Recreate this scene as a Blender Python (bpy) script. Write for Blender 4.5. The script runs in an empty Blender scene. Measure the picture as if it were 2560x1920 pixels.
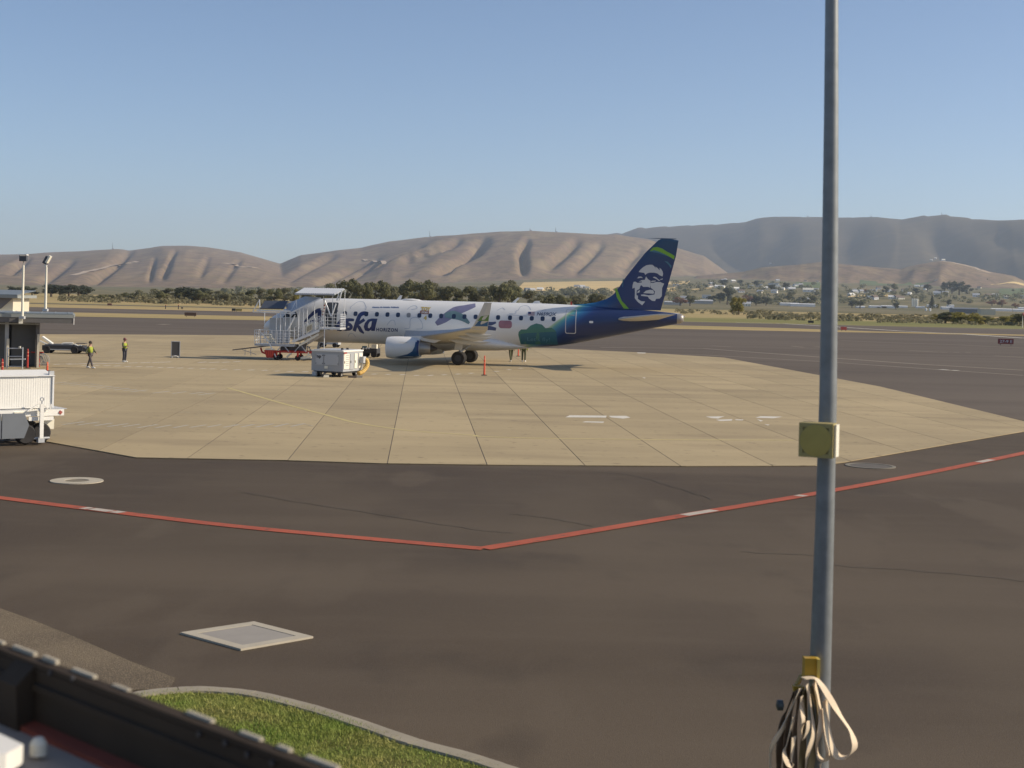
import bpy, bmesh, math, random
import numpy as np
from mathutils import Vector, Matrix
from mathutils.geometry import tessellate_polygon
from mathutils import noise as mnoise

random.seed(7)
rnd = random.Random(11)
sc = bpy.context.scene
COL = sc.collection
rad = math.radians

# ------------------------------------------------------------------ camera
F = 3700.0; KD = F / 2150.0; CX = 1280.0; CY = 745.6; H = 4.98; ROLL = rad(1.4)
cam_d = bpy.data.cameras.new('camera'); cam = bpy.data.objects.new('camera', cam_d); COL.objects.link(cam)
cam_d.sensor_width = 36.0; cam_d.lens = 36.0 * F / 2560.0
cam_d.shift_y = -(960.0 - CY) / 2560.0
cam_d.dof.use_dof = True; cam_d.dof.focus_distance = 115.0; cam_d.dof.aperture_fstop = 4.0
cam_d.clip_start = 0.05; cam_d.clip_end = 40000
cam.matrix_world = Matrix.Translation((0, 0, H)) @ Matrix.Rotation(rad(90), 4, 'X') @ Matrix.Rotation(ROLL, 4, 'Z')
sc.camera = cam

# ------------------------------------------------------------------ sky and sun
SUN_EL = rad(30); SUN_ROT = rad(90)
w = bpy.data.worlds.new('World'); sc.world = w; w.use_nodes = True
nt = w.node_tree; bg = nt.nodes['Background']
sky = nt.nodes.new('ShaderNodeTexSky'); sky.sky_type = 'NISHITA'; sky.sun_disc = False
sky.sun_elevation = SUN_EL; sky.sun_rotation = SUN_ROT
sky.altitude = 300; sky.air_density = 0.70; sky.dust_density = 1.0; sky.ozone_density = 2.0
nt.links.new(sky.outputs[0], bg.inputs[0]); bg.inputs[1].default_value = 0.120
sd = bpy.data.lights.new('sun', 'SUN'); so = bpy.data.objects.new('sun', sd); COL.objects.link(so)
sd.energy = 4.5; sd.angle = rad(0.5); sd.color = (1.0, 0.87, 0.68)
sdir = Vector((math.cos(SUN_EL) * math.sin(SUN_ROT), math.cos(SUN_EL) * math.cos(SUN_ROT), math.sin(SUN_EL)))
so.rotation_euler = sdir.to_track_quat('Z', 'Y').to_euler(); so.location = (60, 0, 60)
sc.view_settings.view_transform = 'Standard'; sc.view_settings.look = 'None'
sc.view_settings.exposure = 0.15; sc.view_settings.gamma = 1.0; sc.view_settings.use_curve_mapping = False
sc.render.engine = 'CYCLES'
sc.cycles.max_bounces = 6; sc.cycles.diffuse_bounces = 3; sc.cycles.glossy_bounces = 2
sc.cycles.transmission_bounces = 4; sc.cycles.volume_bounces = 1; sc.cycles.transparent_max_bounces = 6
sc.cycles.use_denoising = True
sc.cycles.sample_clamp_indirect = 4.0

# ------------------------------------------------------------------ survey of the place (sight lines to ground positions)
_c, _s = math.cos(ROLL), math.sin(ROLL)
def ray(px, py):
    u, v = px - CX, py - CY
    return (u * _c + v * _s) / F, (-u * _s + v * _c) / F
def G(px, py, z=0.0):
    a, b = ray(px, py); Y = (H - z) / b
    return Vector((a * Y, Y, z))
def D(px, py, Y):
    a, b = ray(px, py)
    return Vector((a * Y, Y, H - b * Y))
YAW = rad(-8); cy, sy = math.cos(YAW), math.sin(YAW)
O = G(1172, 909.5)
def AC(px, py, yl):
    a, b = ray(px, py)
    x = (a * (O[1] + yl * cy) - O[0] + yl * sy) / (cy - a * sy)
    return x, H - b * (O[1] + x * sy + yl * cy)
def A3(px, py, yl):
    x, z = AC(px, py, yl); return Vector((x, yl, z))
def AW(x, y, z=0.0):
    return Vector((O[0] + x * cy - y * sy, O[1] + x * sy + y * cy, z))

# ------------------------------------------------------------------ materials
MATS = {}
def M(name, col, rough=0.6, metal=0.0, var=0.10, scale=2.0, bump=0.0, bscale=None, spec=0.5, rand=0.0, detail=4.0):
    if name in MATS: return MATS[name]
    m = bpy.data.materials.new(name); m.use_nodes = True
    n = m.node_tree; b = n.nodes['Principled BSDF']
    b.inputs['Roughness'].default_value = rough; b.inputs['Metallic'].default_value = metal
    b.inputs['Specular IOR Level'].default_value = spec
    tc = n.nodes.new('ShaderNodeTexCoord'); nz = n.nodes.new('ShaderNodeTexNoise')
    nz.inputs['Scale'].default_value = scale; nz.inputs['Detail'].default_value = detail
    n.links.new(tc.outputs['Object'], nz.inputs['Vector'])
    mx = n.nodes.new('ShaderNodeMix'); mx.data_type = 'RGBA'
    lo = [max(0, c * (1 - var)) for c in col]; hi = [min(1, c * (1 + var)) for c in col]
    mx.inputs[6].default_value = (*lo, 1); mx.inputs[7].default_value = (*hi, 1)
    n.links.new(nz.outputs[0], mx.inputs[0])
    out = mx.outputs[2]
    if rand > 0:
        oi = n.nodes.new('ShaderNodeObjectInfo'); mr = n.nodes.new('ShaderNodeMapRange')
        mr.inputs['To Min'].default_value = 1 - rand; mr.inputs['To Max'].default_value = 1 + rand
        n.links.new(oi.outputs['Random'], mr.inputs['Value'])
        vm = n.nodes.new('ShaderNodeVectorMath'); vm.operation = 'SCALE'
        n.links.new(out, vm.inputs[0]); n.links.new(mr.outputs[0], vm.inputs['Scale']); out = vm.outputs[0]
    n.links.new(out, b.inputs['Base Color'])
    if bump > 0:
        bn = n.nodes.new('ShaderNodeBump'); bn.inputs['Strength'].default_value = bump
        nb = n.nodes.new('ShaderNodeTexNoise'); nb.inputs['Scale'].default_value = bscale or scale * 6
        n.links.new(tc.outputs['Object'], nb.inputs['Vector'])
        n.links.new(nb.outputs[0], bn.inputs['Height']); n.links.new(bn.outputs[0], b.inputs['Normal'])
    MATS[name] = m
    return m

def multi(name, base, layers, rough=0.85, bump=0.0, bscale=40.0, spec=0.3, tint=(1, 1, 1)):
    """base colour with stacked noise layers: (scale, lo, hi, colour, stretch, amount)"""
    base = tuple(c * t for c, t in zip(base, tint)); layers = [(a_, l_, h_, tuple(c * t for c, t in zip(cc, tint)), s_, m_) for a_, l_, h_, cc, s_, m_ in layers]
    m = bpy.data.materials.new(name); m.use_nodes = True
    n = m.node_tree; b = n.nodes['Principled BSDF']
    b.inputs['Roughness'].default_value = rough; b.inputs['Specular IOR Level'].default_value = spec
    tc = n.nodes.new('ShaderNodeTexCoord')
    rgb = n.nodes.new('ShaderNodeRGB'); rgb.outputs[0].default_value = (*base, 1); cur = rgb.outputs[0]
    for k, (scl, lo, hi, colr, st, amt) in enumerate(layers):
        mp = n.nodes.new('ShaderNodeMapping'); mp.inputs['Scale'].default_value = st
        mp.inputs['Location'].default_value = (k * 17.3, k * 5.1, 0)
        n.links.new(tc.outputs['Object'], mp.inputs[0])
        nz = n.nodes.new('ShaderNodeTexNoise'); nz.inputs['Scale'].default_value = scl; nz.inputs['Detail'].default_value = 5
        n.links.new(mp.outputs[0], nz.inputs['Vector'])
        mr = n.nodes.new('ShaderNodeMapRange'); mr.inputs['From Min'].default_value = lo; mr.inputs['From Max'].default_value = hi
        mr.inputs['To Max'].default_value = amt
        n.links.new(nz.outputs[0], mr.inputs['Value'])
        mx = n.nodes.new('ShaderNodeMix'); mx.data_type = 'RGBA'
        n.links.new(mr.outputs[0], mx.inputs[0]); n.links.new(cur, mx.inputs[6]); mx.inputs[7].default_value = (*colr, 1)
        cur = mx.outputs[2]
    n.links.new(cur, b.inputs['Base Color'])
    if bump > 0:
        bn = n.nodes.new('ShaderNodeBump'); bn.inputs['Strength'].default_value = bump; bn.inputs['Distance'].default_value = 0.02
        nb = n.nodes.new('ShaderNodeTexNoise'); nb.inputs['Scale'].default_value = bscale
        n.links.new(tc.outputs['Object'], nb.inputs['Vector'])
        n.links.new(nb.outputs[0], bn.inputs['Height']); n.links.new(bn.outputs[0], b.inputs['Normal'])
    MATS[name] = m
    return m

S1 = (1, 1, 1)
m_asphalt = multi('asphalt', (0.076, 0.062, 0.047), [
    (0.05, 0.40, 0.66, (0.112, 0.098, 0.080), S1, 0.8), (0.22, 0.45, 0.7, (0.060, 0.049, 0.040), (1, 0.35, 1), 0.8),
    (1.1, 0.5, 0.75, (0.105, 0.092, 0.076), (0.3, 1, 1), 0.5), (0.09, 0.50, 0.60, (0.125, 0.108, 0.088), (0.12, 1, 1), 0.55), (0.6, 0.58, 0.70, (0.045, 0.038, 0.031), (1, .6, 1), 0.35), (0.35, 0.58, 0.64, (0.115, 0.100, 0.082), (1, .3, 1), 0.5), (55.0, 0.52, 0.75, (0.16, 0.145, 0.12), S1, 0.45),
    (38.0, 0.55, 0.8, (0.03, 0.027, 0.025), S1, 0.45)], rough=0.85, bump=0.35, bscale=70, tint=(.98, .85, .68))
m_taxi = multi('taxiway_asphalt', (0.125, 0.112, 0.095), [
    (0.02, 0.40, 0.66, (0.165, 0.150, 0.128), (0.2, 1, 1), 0.8), (0.12, 0.45, 0.7, (0.095, 0.083, 0.070), (0.15, 1, 1), 0.8),
    (1.5, 0.5, 0.75, (0.17, 0.15, 0.13), S1, 0.35)], rough=0.9, tint=(.90, .79, .69))
m_joint = M('joint_sealant', (0.05, 0.043, 0.036), 0.8, var=0.2, scale=3)
m_gravel = multi('gravel', (0.17, 0.150, 0.118), [(0.6, 0.42, 0.7, (0.09, 0.078, 0.064), S1, 0.7), (30.0, 0.5, 0.7, (0.30, 0.27, 0.21), S1, 0.6),
    (45.0, 0.5, 0.7, (0.05, 0.045, 0.04), S1, 0.6)], rough=0.95, bump=0.8, bscale=45, tint=(1.05, .92, .75))
m_dry = multi('dry_grass_ground', (0.33, 0.265, 0.13), [(0.015, 0.42, 0.62, (0.24, 0.225, 0.10), (0.3, 1, 1), 0.8),
    (0.11, 0.45, 0.7, (0.40, 0.31, 0.16), (0.25, 1, 1), 0.7), (1.2, 0.5, 0.8, (0.17, 0.15, 0.08), S1, 0.5)], rough=1.0, spec=0.1, tint=(1.25, 1.18, 1.15))
m_green = multi('mown_grass_ground', (0.21, 0.205, 0.075), [(0.02, 0.42, 0.62, (0.29, 0.25, 0.11), (0.3, 1, 1), 0.7),
    (0.2, 0.45, 0.7, (0.15, 0.165, 0.06), (0.25, 1, 1), 0.7)], rough=1.0, spec=0.1)
m_soil = multi('lawn_soil', (0.17, 0.195, 0.045), [(1.2, 0.4, 0.65, (0.13, 0.115, 0.04), S1, 0.8), (14.0, 0.45, 0.7, (0.05, 0.07, 0.015), S1, 0.6)], rough=1.0, spec=0.1)
m_hill = multi('dry_hill_grass', (0.285, 0.205, 0.150), [(0.0016, 0.40, 0.62, (0.225, 0.160, 0.125), S1, 0.8), (0.007, 0.46, 0.64, (0.36, 0.265, 0.165), S1, 0.65),
    (0.018, 0.52, 0.66, (0.16, 0.125, 0.095), (1, .4, 1), 0.65), (0.004, 0.5, 0.66, (0.25, 0.20, 0.12), S1, 0.6), (0.045, 0.50, 0.62, (0.15, 0.120, 0.085), S1, 0.6), (0.013, 0.55, 0.62, (0.36, 0.28, 0.18), (1, .3, 1), 0.5)], rough=1.0, spec=0.05, tint=(.80, .79, .74))
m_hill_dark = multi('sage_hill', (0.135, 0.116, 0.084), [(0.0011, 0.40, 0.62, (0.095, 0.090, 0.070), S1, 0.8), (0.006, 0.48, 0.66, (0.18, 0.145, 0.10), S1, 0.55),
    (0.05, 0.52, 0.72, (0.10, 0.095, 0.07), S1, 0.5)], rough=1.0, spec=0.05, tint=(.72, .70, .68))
m_valley = multi('valley_floor', (0.20, 0.170, 0.100), [(0.004, 0.40, 0.60, (0.135, 0.130, 0.072), S1, 0.9), (0.012, 0.48, 0.66, (0.27, 0.225, 0.125), S1, 0.7),
    (0.03, 0.5, 0.7, (0.09, 0.10, 0.055), S1, 0.7)], rough=1.0, spec=0.05)
m_straw = multi('straw_field', (0.62, 0.46, 0.215), [(0.006, 0.42, 0.62, (0.50, 0.37, 0.18), (0.3, 1, 1), 0.8), (0.03, 0.45, 0.7, (0.68, 0.53, 0.27), (0.2, 1, 1), 0.7)], rough=1.0, spec=0.05)
m_crop = multi('green_crop', (0.12, 0.155, 0.075), [(0.01, 0.42, 0.62, (0.16, 0.18, 0.085), S1, 0.8)], rough=1.0, spec=0.05)
m_white_line = M('white_marking_paint', (0.66, 0.62, 0.53), 0.8, var=0.2, scale=4)
m_worn_line = M('worn_white_marking_paint', (0.44, 0.40, 0.32), 0.85, var=0.25, scale=5)
m_yellow_line = M('yellow_marking_paint', (0.52, 0.425, 0.185), 0.8, var=0.25, scale=3)
m_red_line = multi('red_marking_paint', (0.40, 0.095, 0.050), [(1.2, 0.45, 0.70, (0.30, 0.075, 0.045), S1, 0.8), (5.0, 0.56, 0.70, (0.12, 0.075, 0.055), S1, 0.75), (0.25, 0.5, 0.7, (0.46, 0.13, 0.075), S1, 0.6)], rough=0.85)
m_pale_line = M('crack_seal', (0.26, 0.21, 0.15), 0.8, var=0.2, scale=2)
m_conc_light = M('pale_concrete', (0.44, 0.39, 0.30), 0.85, var=0.15, scale=3, bump=0.2)
m_curb = M('kerb_concrete', (0.30, 0.262, 0.195), 0.9, var=0.22, scale=2.5, bump=0.4, bscale=20)
m_iron = M('cast_iron', (0.20, 0.165, 0.11), 0.7, var=0.2, scale=6)
m_white = M('white_paint', (0.74, 0.74, 0.73), 0.4, var=0.03, scale=0.6)
m_white2 = M('white_enamel', (0.82, 0.80, 0.74), 0.5, var=0.06, scale=2)
m_cream = M('cream_paint', (0.78, 0.74, 0.61), 0.5, var=0.06, scale=2)
m_alu = M('aluminium', (0.74, 0.75, 0.76), 0.40, 0.25, var=0.10, scale=4)
m_alu_dull = M('dull_aluminium', (0.44, 0.46, 0.49), 0.5, 0.2, var=0.10, scale=3)
m_galv = M('galvanised_steel', (0.23, 0.245, 0.25), 0.5, 0.5, var=0.30, scale=9, bump=.15, bscale=40)
m_grey = M('grey_paint', (0.36, 0.37, 0.38), 0.5, var=0.08, scale=1.5)
m_grey_lt = M('light_grey_paint', (0.46, 0.47, 0.48), 0.5, var=0.07, scale=1.5)
m_dark = M('dark_metal', (0.045, 0.045, 0.05), 0.5, 0.2, var=0.2, scale=3)
m_black = M('black_rubber', (0.022, 0.020, 0.020), 0.8, var=0.25, scale=6)
m_slate = M('slate_panel', (0.060, 0.066, 0.080), 0.45, var=0.12, scale=2)
m_red = M('red_paint', (0.45, 0.035, 0.022), 0.45, var=0.12, scale=4)
m_orange = M('orange_plastic', (0.75, 0.105, 0.045), 0.5, var=0.08, scale=4)
m_yellow = M('yellow_paint', (0.45, 0.27, 0.02), 0.5, var=0.10, scale=4)
m_hose = M('yellow_duct_fabric', (0.66, 0.44, 0.14), 0.8, var=0.18, scale=6)
m_glass = M('dark_glass', (0.020, 0.026, 0.032), 0.15, var=0.1, scale=1)
m_cabin = M('cabin_window_glass', (0.030, 0.048, 0.095), 0.2, var=0.25, scale=0.8)
m_navy = M('navy_paint', (0.020, 0.040, 0.140), 0.4, var=0.05, scale=1)
m_logo = M('logo_grey_white', (0.58, 0.58, 0.58), 0.45, var=0.03, scale=2)
m_lime = M('lime_paint', (0.20, 0.42, 0.035), 0.4, var=0.08, scale=1.5)
m_teal = M('teal_paint', (0.012, 0.13, 0.165), 0.45, var=0.12, scale=0.8)
m_hivis = M('hi_vis_fabric', (0.30, 0.35, 0.035), 0.8, var=0.1, scale=8)
m_skin = M('skin', (0.42, 0.24, 0.16), 0.6, var=0.06, scale=6)
m_cloth_dark = M('dark_work_cloth', (0.045, 0.046, 0.060), 0.9, var=0.15, scale=9)
m_cloth_olive = M('olive_work_cloth', (0.10, 0.105, 0.060), 0.9, var=0.15, scale=9)
m_roof = M('metal_roof', (0.20, 0.225, 0.235), 0.5, 0.1, var=0.08, scale=0.8)
m_fascia = M('roof_fascia', (0.27, 0.285, 0.27), 0.6, var=0.07, scale=0.8)
m_wall_dk = M('dark_wall', (0.125, 0.118, 0.112), 0.8, var=0.12, scale=1)
m_wall_lt = M('pale_wall', (0.62, 0.56, 0.44), 0.8, var=0.08, scale=1)
m_bark = M('bark', (0.11, 0.085, 0.06), 0.95, var=0.2, scale=6)

def leafmat(name, c, v=0.45):
    m = M(name, c, 0.9, var=v * .6, scale=0.45, spec=0.1, rand=0.14, detail=3)
    n = m.node_tree; b = n.nodes['Principled BSDF']; tr_ = n.nodes.new('ShaderNodeBsdfTranslucent'); mx = n.nodes.new('ShaderNodeMixShader'); mx.inputs[0].default_value = 0.42
    n.links.new(b.inputs['Base Color'].links[0].from_socket, tr_.inputs[0]); n.links.new(b.outputs[0], mx.inputs[1]); n.links.new(tr_.outputs[0], mx.inputs[2])
    n.links.new(mx.outputs[0], [x for x in n.nodes if x.type == 'OUTPUT_MATERIAL'][0].inputs['Surface'])
    return m
m_leaf = leafmat('olive_leaves', (0.165, 0.165, 0.085)); m_leaf2 = leafmat('grey_green_leaves', (0.20, 0.195, 0.120))
m_leaf3 = leafmat('yellow_green_leaves', (0.30, 0.265, 0.080)); m_leaf4 = leafmat('dark_conifer_needles', (0.085, 0.098, 0.072))
m_leaf5 = leafmat('rust_leaves', (0.24, 0.13, 0.09)); m_sage = leafmat('sagebrush', (0.24, 0.22, 0.135))

# ------------------------------------------------------------------ mesh helpers
class MB:
    def __init__(s): s.v = []; s.f = []
    def add(s, vs, fs):
        k = len(s.v); s.v += [tuple(v) for v in vs]; s.f += [tuple(i + k for i in f) for f in fs]; return s
    def box(s, c, d, rz=0.0, ry=0.0):
        x, y, z = d[0] / 2, d[1] / 2, d[2] / 2
        vs = [Vector((a * x, b * y, e * z)) for a in (-1, 1) for b in (-1, 1) for e in (-1, 1)]
        R = Matrix.Rotation(rz, 3, 'Z') @ Matrix.Rotation(ry, 3, 'Y')
        vs = [R @ v + Vector(c) for v in vs]
        return s.add(vs, [(0, 1, 3, 2), (4, 6, 7, 5), (0, 4, 5, 1), (2, 3, 7, 6), (0, 2, 6, 4), (1, 5, 7, 3)])
    def beam(s, p, q, w_, h_, up=(0, 0, 1)):
        p, q = Vector(p), Vector(q); d = (q - p).normalized(); u = Vector(up)
        sd_ = d.cross(u)
        if sd_.length < 1e-4: sd_ = d.cross(Vector((1, 0, 0)))
        sd_.normalize(); u = sd_.cross(d)
        vs = []
        for e in (p, q):
            for a, b in ((-1, -1), (1, -1), (1, 1), (-1, 1)): vs.append(e + sd_ * a * w_ / 2 + u * b * h_ / 2)
        return s.add(vs, [(0, 1, 2, 3), (4, 7, 6, 5), (0, 4, 5, 1), (1, 5, 6, 2), (2, 6, 7, 3), (3, 7, 4, 0)])
    def tube(s, p, q, r, r2=None, n=8, caps=True):
        p, q = Vector(p), Vector(q); r2 = r if r2 is None else r2
        d = (q - p).normalized(); a = d.orthogonal().normalized(); b = d.cross(a)
        vs = []
        for e, rr in ((p, r), (q, r2)):
            for k in range(n):
                t = 2 * math.pi * k / n; vs.append(e + (a * math.cos(t) + b * math.sin(t)) * rr)
        fs = [(k, (k + 1) % n, n + (k + 1) % n, n + k) for k in range(n)]
        if caps: fs += [tuple(range(n - 1, -1, -1)), tuple(range(n, 2 * n))]
        return s.add(vs, fs)
    def path(s, pts, r, n=6):
        pts = [Vector(p) for p in pts]; vs = []; fs = []
        a = None
        for i, p in enumerate(pts):
            d = (pts[min(i + 1, len(pts) - 1)] - pts[max(i - 1, 0)]).normalized()
            a = d.orthogonal().normalized() if a is None else (a - d * a.dot(d)).normalized()
            b = d.cross(a); rr = r[i] if isinstance(r, (list, tuple)) else r
            for k in range(n):
                t = 2 * math.pi * k / n; vs.append(p + (a * math.cos(t) + b * math.sin(t)) * rr)
        for i in range(len(pts) - 1):
            for k in range(n):
                fs.append((i * n + k, i * n + (k + 1) % n, (i + 1) * n + (k + 1) % n, (i + 1) * n + k))
        fs += [tuple(range(n - 1, -1, -1)), tuple((len(pts) - 1) * n + k for k in range(n))]
        return s.add(vs, fs)
    def lathe(s, prof, n=20, axis='Z', o=(0, 0, 0), caps=True):
        vs = []; fs = []; o = Vector(o)
        for (t, r) in prof:
            for k in range(n):
                a = 2 * math.pi * k / n; ca, sa = r * math.cos(a), r * math.sin(a)
                v = {'Z': (ca, sa, t), 'X': (t, ca, sa), 'Y': (sa, t, ca)}[axis]; vs.append(Vector(v) + o)
        for i in range(len(prof) - 1):
            for k in range(n): fs.append((i * n + k, i * n + (k + 1) % n, (i + 1) * n + (k + 1) % n, (i + 1) * n + k))
        if caps: fs += [tuple(range(n - 1, -1, -1)), tuple((len(prof) - 1) * n + k for k in range(n))]
        return s.add(vs, fs)
    def poly(s, pts):
        pts = [Vector(p) for p in pts]; return s.add(pts, [tuple(range(len(pts)))])
    def prism(s, pts, ext):
        pts = [Vector(p) for p in pts]; e = Vector(ext); n = len(pts)
        return s.add(pts + [p + e for p in pts], [tuple(range(n - 1, -1, -1)), tuple(range(n, 2 * n))] + [(k, (k + 1) % n, n + (k + 1) % n, n + k) for k in range(n)])
    def loft(s, rings, closed=True, caps=True):
        n = len(rings[0]); vs = [v for r in rings for v in r]; fs = []
        for i in range(len(rings) - 1):
            for k in range(n if closed else n - 1):
                fs.append((i * n + k, i * n + (k + 1) % n, (i + 1) * n + (k + 1) % n, (i + 1) * n + k))
        if caps and closed: fs += [tuple(range(n - 1, -1, -1)), tuple((len(rings) - 1) * n + k for k in range(n))]
        return s.add(vs, fs)
    def build(s, name, mat, parent=None, off=None, smooth=False, label=None):
        me = bpy.data.meshes.new(name)
        vs = s.v if off is None else [(v[0] - off[0], v[1] - off[1], v[2] - off[2]) for v in s.v]
        me.from_pydata([tuple(v) for v in vs], [], s.f)
        bm = bmesh.new(); bm.from_mesh(me); bmesh.ops.recalc_face_normals(bm, faces=bm.faces); bm.to_mesh(me); bm.free()
        if smooth:
            for p in me.polygons: p.use_smooth = True
            me.set_sharp_from_angle(angle=rad(40))
        for mm in (mat if isinstance(mat, (list, tuple)) else [mat]): me.materials.append(mm)
        o = bpy.data.objects.new(name, me); COL.objects.link(o)
        if parent is not None: o.parent = parent
        if label: o['label'] = label
        return o

def tag(o, label=None, cat=None, group=None, kind=None):
    if label: o['label'] = label
    if cat: o['category'] = cat
    if group: o['group'] = group
    if kind: o['kind'] = kind
    return o
def thing(name, label, cat, loc=(0, 0, 0), rz=0.0, group=None):
    o = bpy.data.objects.new(name, None); COL.objects.link(o); o.empty_display_size = 0.3
    o.location = loc; o.rotation_euler = (0, 0, rz)
    return tag(o, label, cat, group)
def kids(o): return [c for c in bpy.data.objects if c.parent == o]
def copy_tree(o, parent=None):
    c = o.copy(); COL.objects.link(c); c.parent = parent
    for ch in list(o.children): copy_tree(ch, c)
    return c
def struct(o, label=None):
    o['kind'] = 'structure'
    if label: o['label'] = label
    return o

def clip_poly(poly, rect):
    """clip 2-D polygon by a convex counter-clockwise one"""
    out = list(poly)
    for i in range(len(rect)):
        a, b = rect[i], rect[(i + 1) % len(rect)]; inp, out = out, []
        def side(p): return (b[0] - a[0]) * (p[1] - a[1]) - (b[1] - a[1]) * (p[0] - a[0])
        for j in range(len(inp)):
            p, q = inp[j], inp[(j + 1) % len(inp)]; sp, sq = side(p), side(q)
            if sp >= 0: out.append(p)
            if (sp > 0 > sq) or (sp < 0 < sq):
                t = sp / (sp - sq); out.append((p[0] + (q[0] - p[0]) * t, p[1] + (q[1] - p[1]) * t))
        if len(out) < 3: return []
    return out
def ribbon(mb, pts, wd, z):
    pts = [Vector((p[0], p[1], 0)) for p in pts]; L = []; R = []
    for i, p in enumerate(pts):
        d = (pts[min(i + 1, len(pts) - 1)] - pts[max(i - 1, 0)]).normalized(); nn = Vector((-d.y, d.x, 0))
        L.append((p + nn * wd / 2) + Vector((0, 0, z))); R.append((p - nn * wd / 2) + Vector((0, 0, z)))
    mb.loft([L, R], closed=False, caps=False)
def smoothpts(pts, n=6):
    out = []
    P = [Vector(p) for p in pts]
    for i in range(len(P) - 1):
        p0, p1, p2, p3 = P[max(i - 1, 0)], P[i], P[i + 1], P[min(i + 2, len(P) - 1)]
        for k in range(n):
            t = k / n
            out.append(0.5 * ((2 * p1) + (p2 - p0) * t + (2 * p0 - 5 * p1 + 4 * p2 - p3) * t * t + (3 * p1 - p0 - 3 * p2 + p3) * t ** 3))
    out.append(P[-1]); return out
def interp(x, xs, ys): return float(np.interp(x, xs, ys))

# ================================================================== THE SETTING
def sheet(name, pts, z, mat, k=1.0):
    pts = [(p[0], p[1] * k) for p in pts]
    mb = MB(); mb.poly([(p[0], p[1], z) for p in pts]); return struct(mb.build(name, mat))
# --- wide ground out to the horizon
gb = MB(); NR = 72
for r0, r1 in ((0, 600), (600, 3000), (3000, 15500)):
    ring = lambda r: [(r * math.cos(2 * math.pi * k / NR), r * math.sin(2 * math.pi * k / NR), -0.05) for k in range(NR)]
    if r0 == 0: gb.poly(ring(r1))
    else: gb.loft([ring(r0), ring(r1)], caps=False)
struct(gb.build('ground', m_dry))
# --- hills and valley sides
def unroll(px, py):
    a, b = ray(px, py); return CX + F * a, -b
def crest(pts):
    q = [unroll(*p) for p in pts]; return [x for x, _ in q], [max(e, 0.0) for _, e in q]
cL = crest([(-600, 640), (0, 637), (127, 633), (190, 630), (285, 625), (332, 627), (408, 618), (465, 617), (513, 620), (601, 633), (696, 660), (760, 690), (850, 738)])
cM = crest([(560, 735), (600, 727), (641, 695), (695, 663), (752, 640), (847, 627), (904, 622), (973, 605), (1043, 595), (1094, 589), (1170, 587), (1252, 580.5),
            (1326, 578), (1389, 581), (1480, 587), (1540, 588), (1620, 600), (1680, 618), (1760, 640), (1830, 690), (1880, 760)])
cR = crest([(1380, 740), (1420, 640), (1480, 588), (1554, 581), (1594, 569), (1670, 565.6), (1802, 560), (1863, 555), (1900, 544), (1945, 542), (2026, 542), (2104, 544),
            (2189, 543), (2250, 548), (2311, 538), (2364, 536), (2433, 546.5), (2494, 552), (2560, 549), (2900, 556), (3400, 560)])
cF = crest([(1690, 765), (1740, 690), (1859, 679), (1904, 668.5), (2006, 660), (2059, 654), (2108, 660), (2189, 668), (2250, 672.6), (2287, 662), (2352, 652), (2413, 660), (2474, 679), (2535, 690), (2620, 730), (2700, 790)])
def nz3(x, y, z=0.0): return mnoise.noise(Vector((x, y, z)))
def prof(t):
    if t <= 0: return 0.0
    if t >= 1: return max(1.0 - (t - 1) * 0.9, -0.2)
    return 0.30 * t + 0.70 * t * t * (3 - 2 * t)
def gully(c, pts, wd, dp):
    q = [unroll(*p) for p in pts]; vv = sorted([(e / max(interp(u_, c[0], c[1]), 1e-4), u_) for u_, e in q])
    return ([v for v, _ in vv], [u_ for _, u_ in vv], wd, dp)
GL = [gully(cL, [(437, 630), (428, 650), (408, 690)], 7, .055), gully(cL, [(386, 648), (374, 695)], 5, .04), gully(cL, [(322, 629), (290, 660), (235, 700)], 13, .085), gully(cL, [(70, 645), (30, 680)], 10, .08), gully(cL, [(180, 650), (110, 700)], 14, .07), gully(cL, [(520, 640), (500, 690)], 8, .03), gully(cL, [(600, 650), (560, 700)], 9, .04)]
GM = [gully(cM, [(1208, 602), (1180, 640), (1108, 675)], 17, .17), gully(cM, [(1317, 606), (1304, 640), (1309, 678)], 10, .12), gully(cM, [(1440, 606), (1415, 635), (1372, 672)], 16, .085), gully(cM, [(1145, 606), (1110, 624), (1020, 645)], 13, .10), gully(cM, [(830, 640), (770, 668), (690, 712)], 18, .11),
      gully(cM, [(1050, 622), (960, 650), (880, 685)], 15, .09), gully(cM, [(940, 640), (880, 660), (800, 700)], 13, .08), gully(cM, [(1500, 615), (1470, 650), (1440, 680)], 12, .07), gully(cM, [(1600, 625), (1560, 670)], 12, .06)]
GR = [gully(cR, [(1960, 570), (1915, 650)], 40, .06), gully(cR, [(2330, 560), (2380, 640)], 45, .10), gully(cR, [(2130, 570), (2110, 640)], 40, .07), gully(cR, [(2500, 580), (2560, 640)], 35, .06), gully(cR, [(1780, 600), (1850, 660)], 30, .06)]
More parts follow.
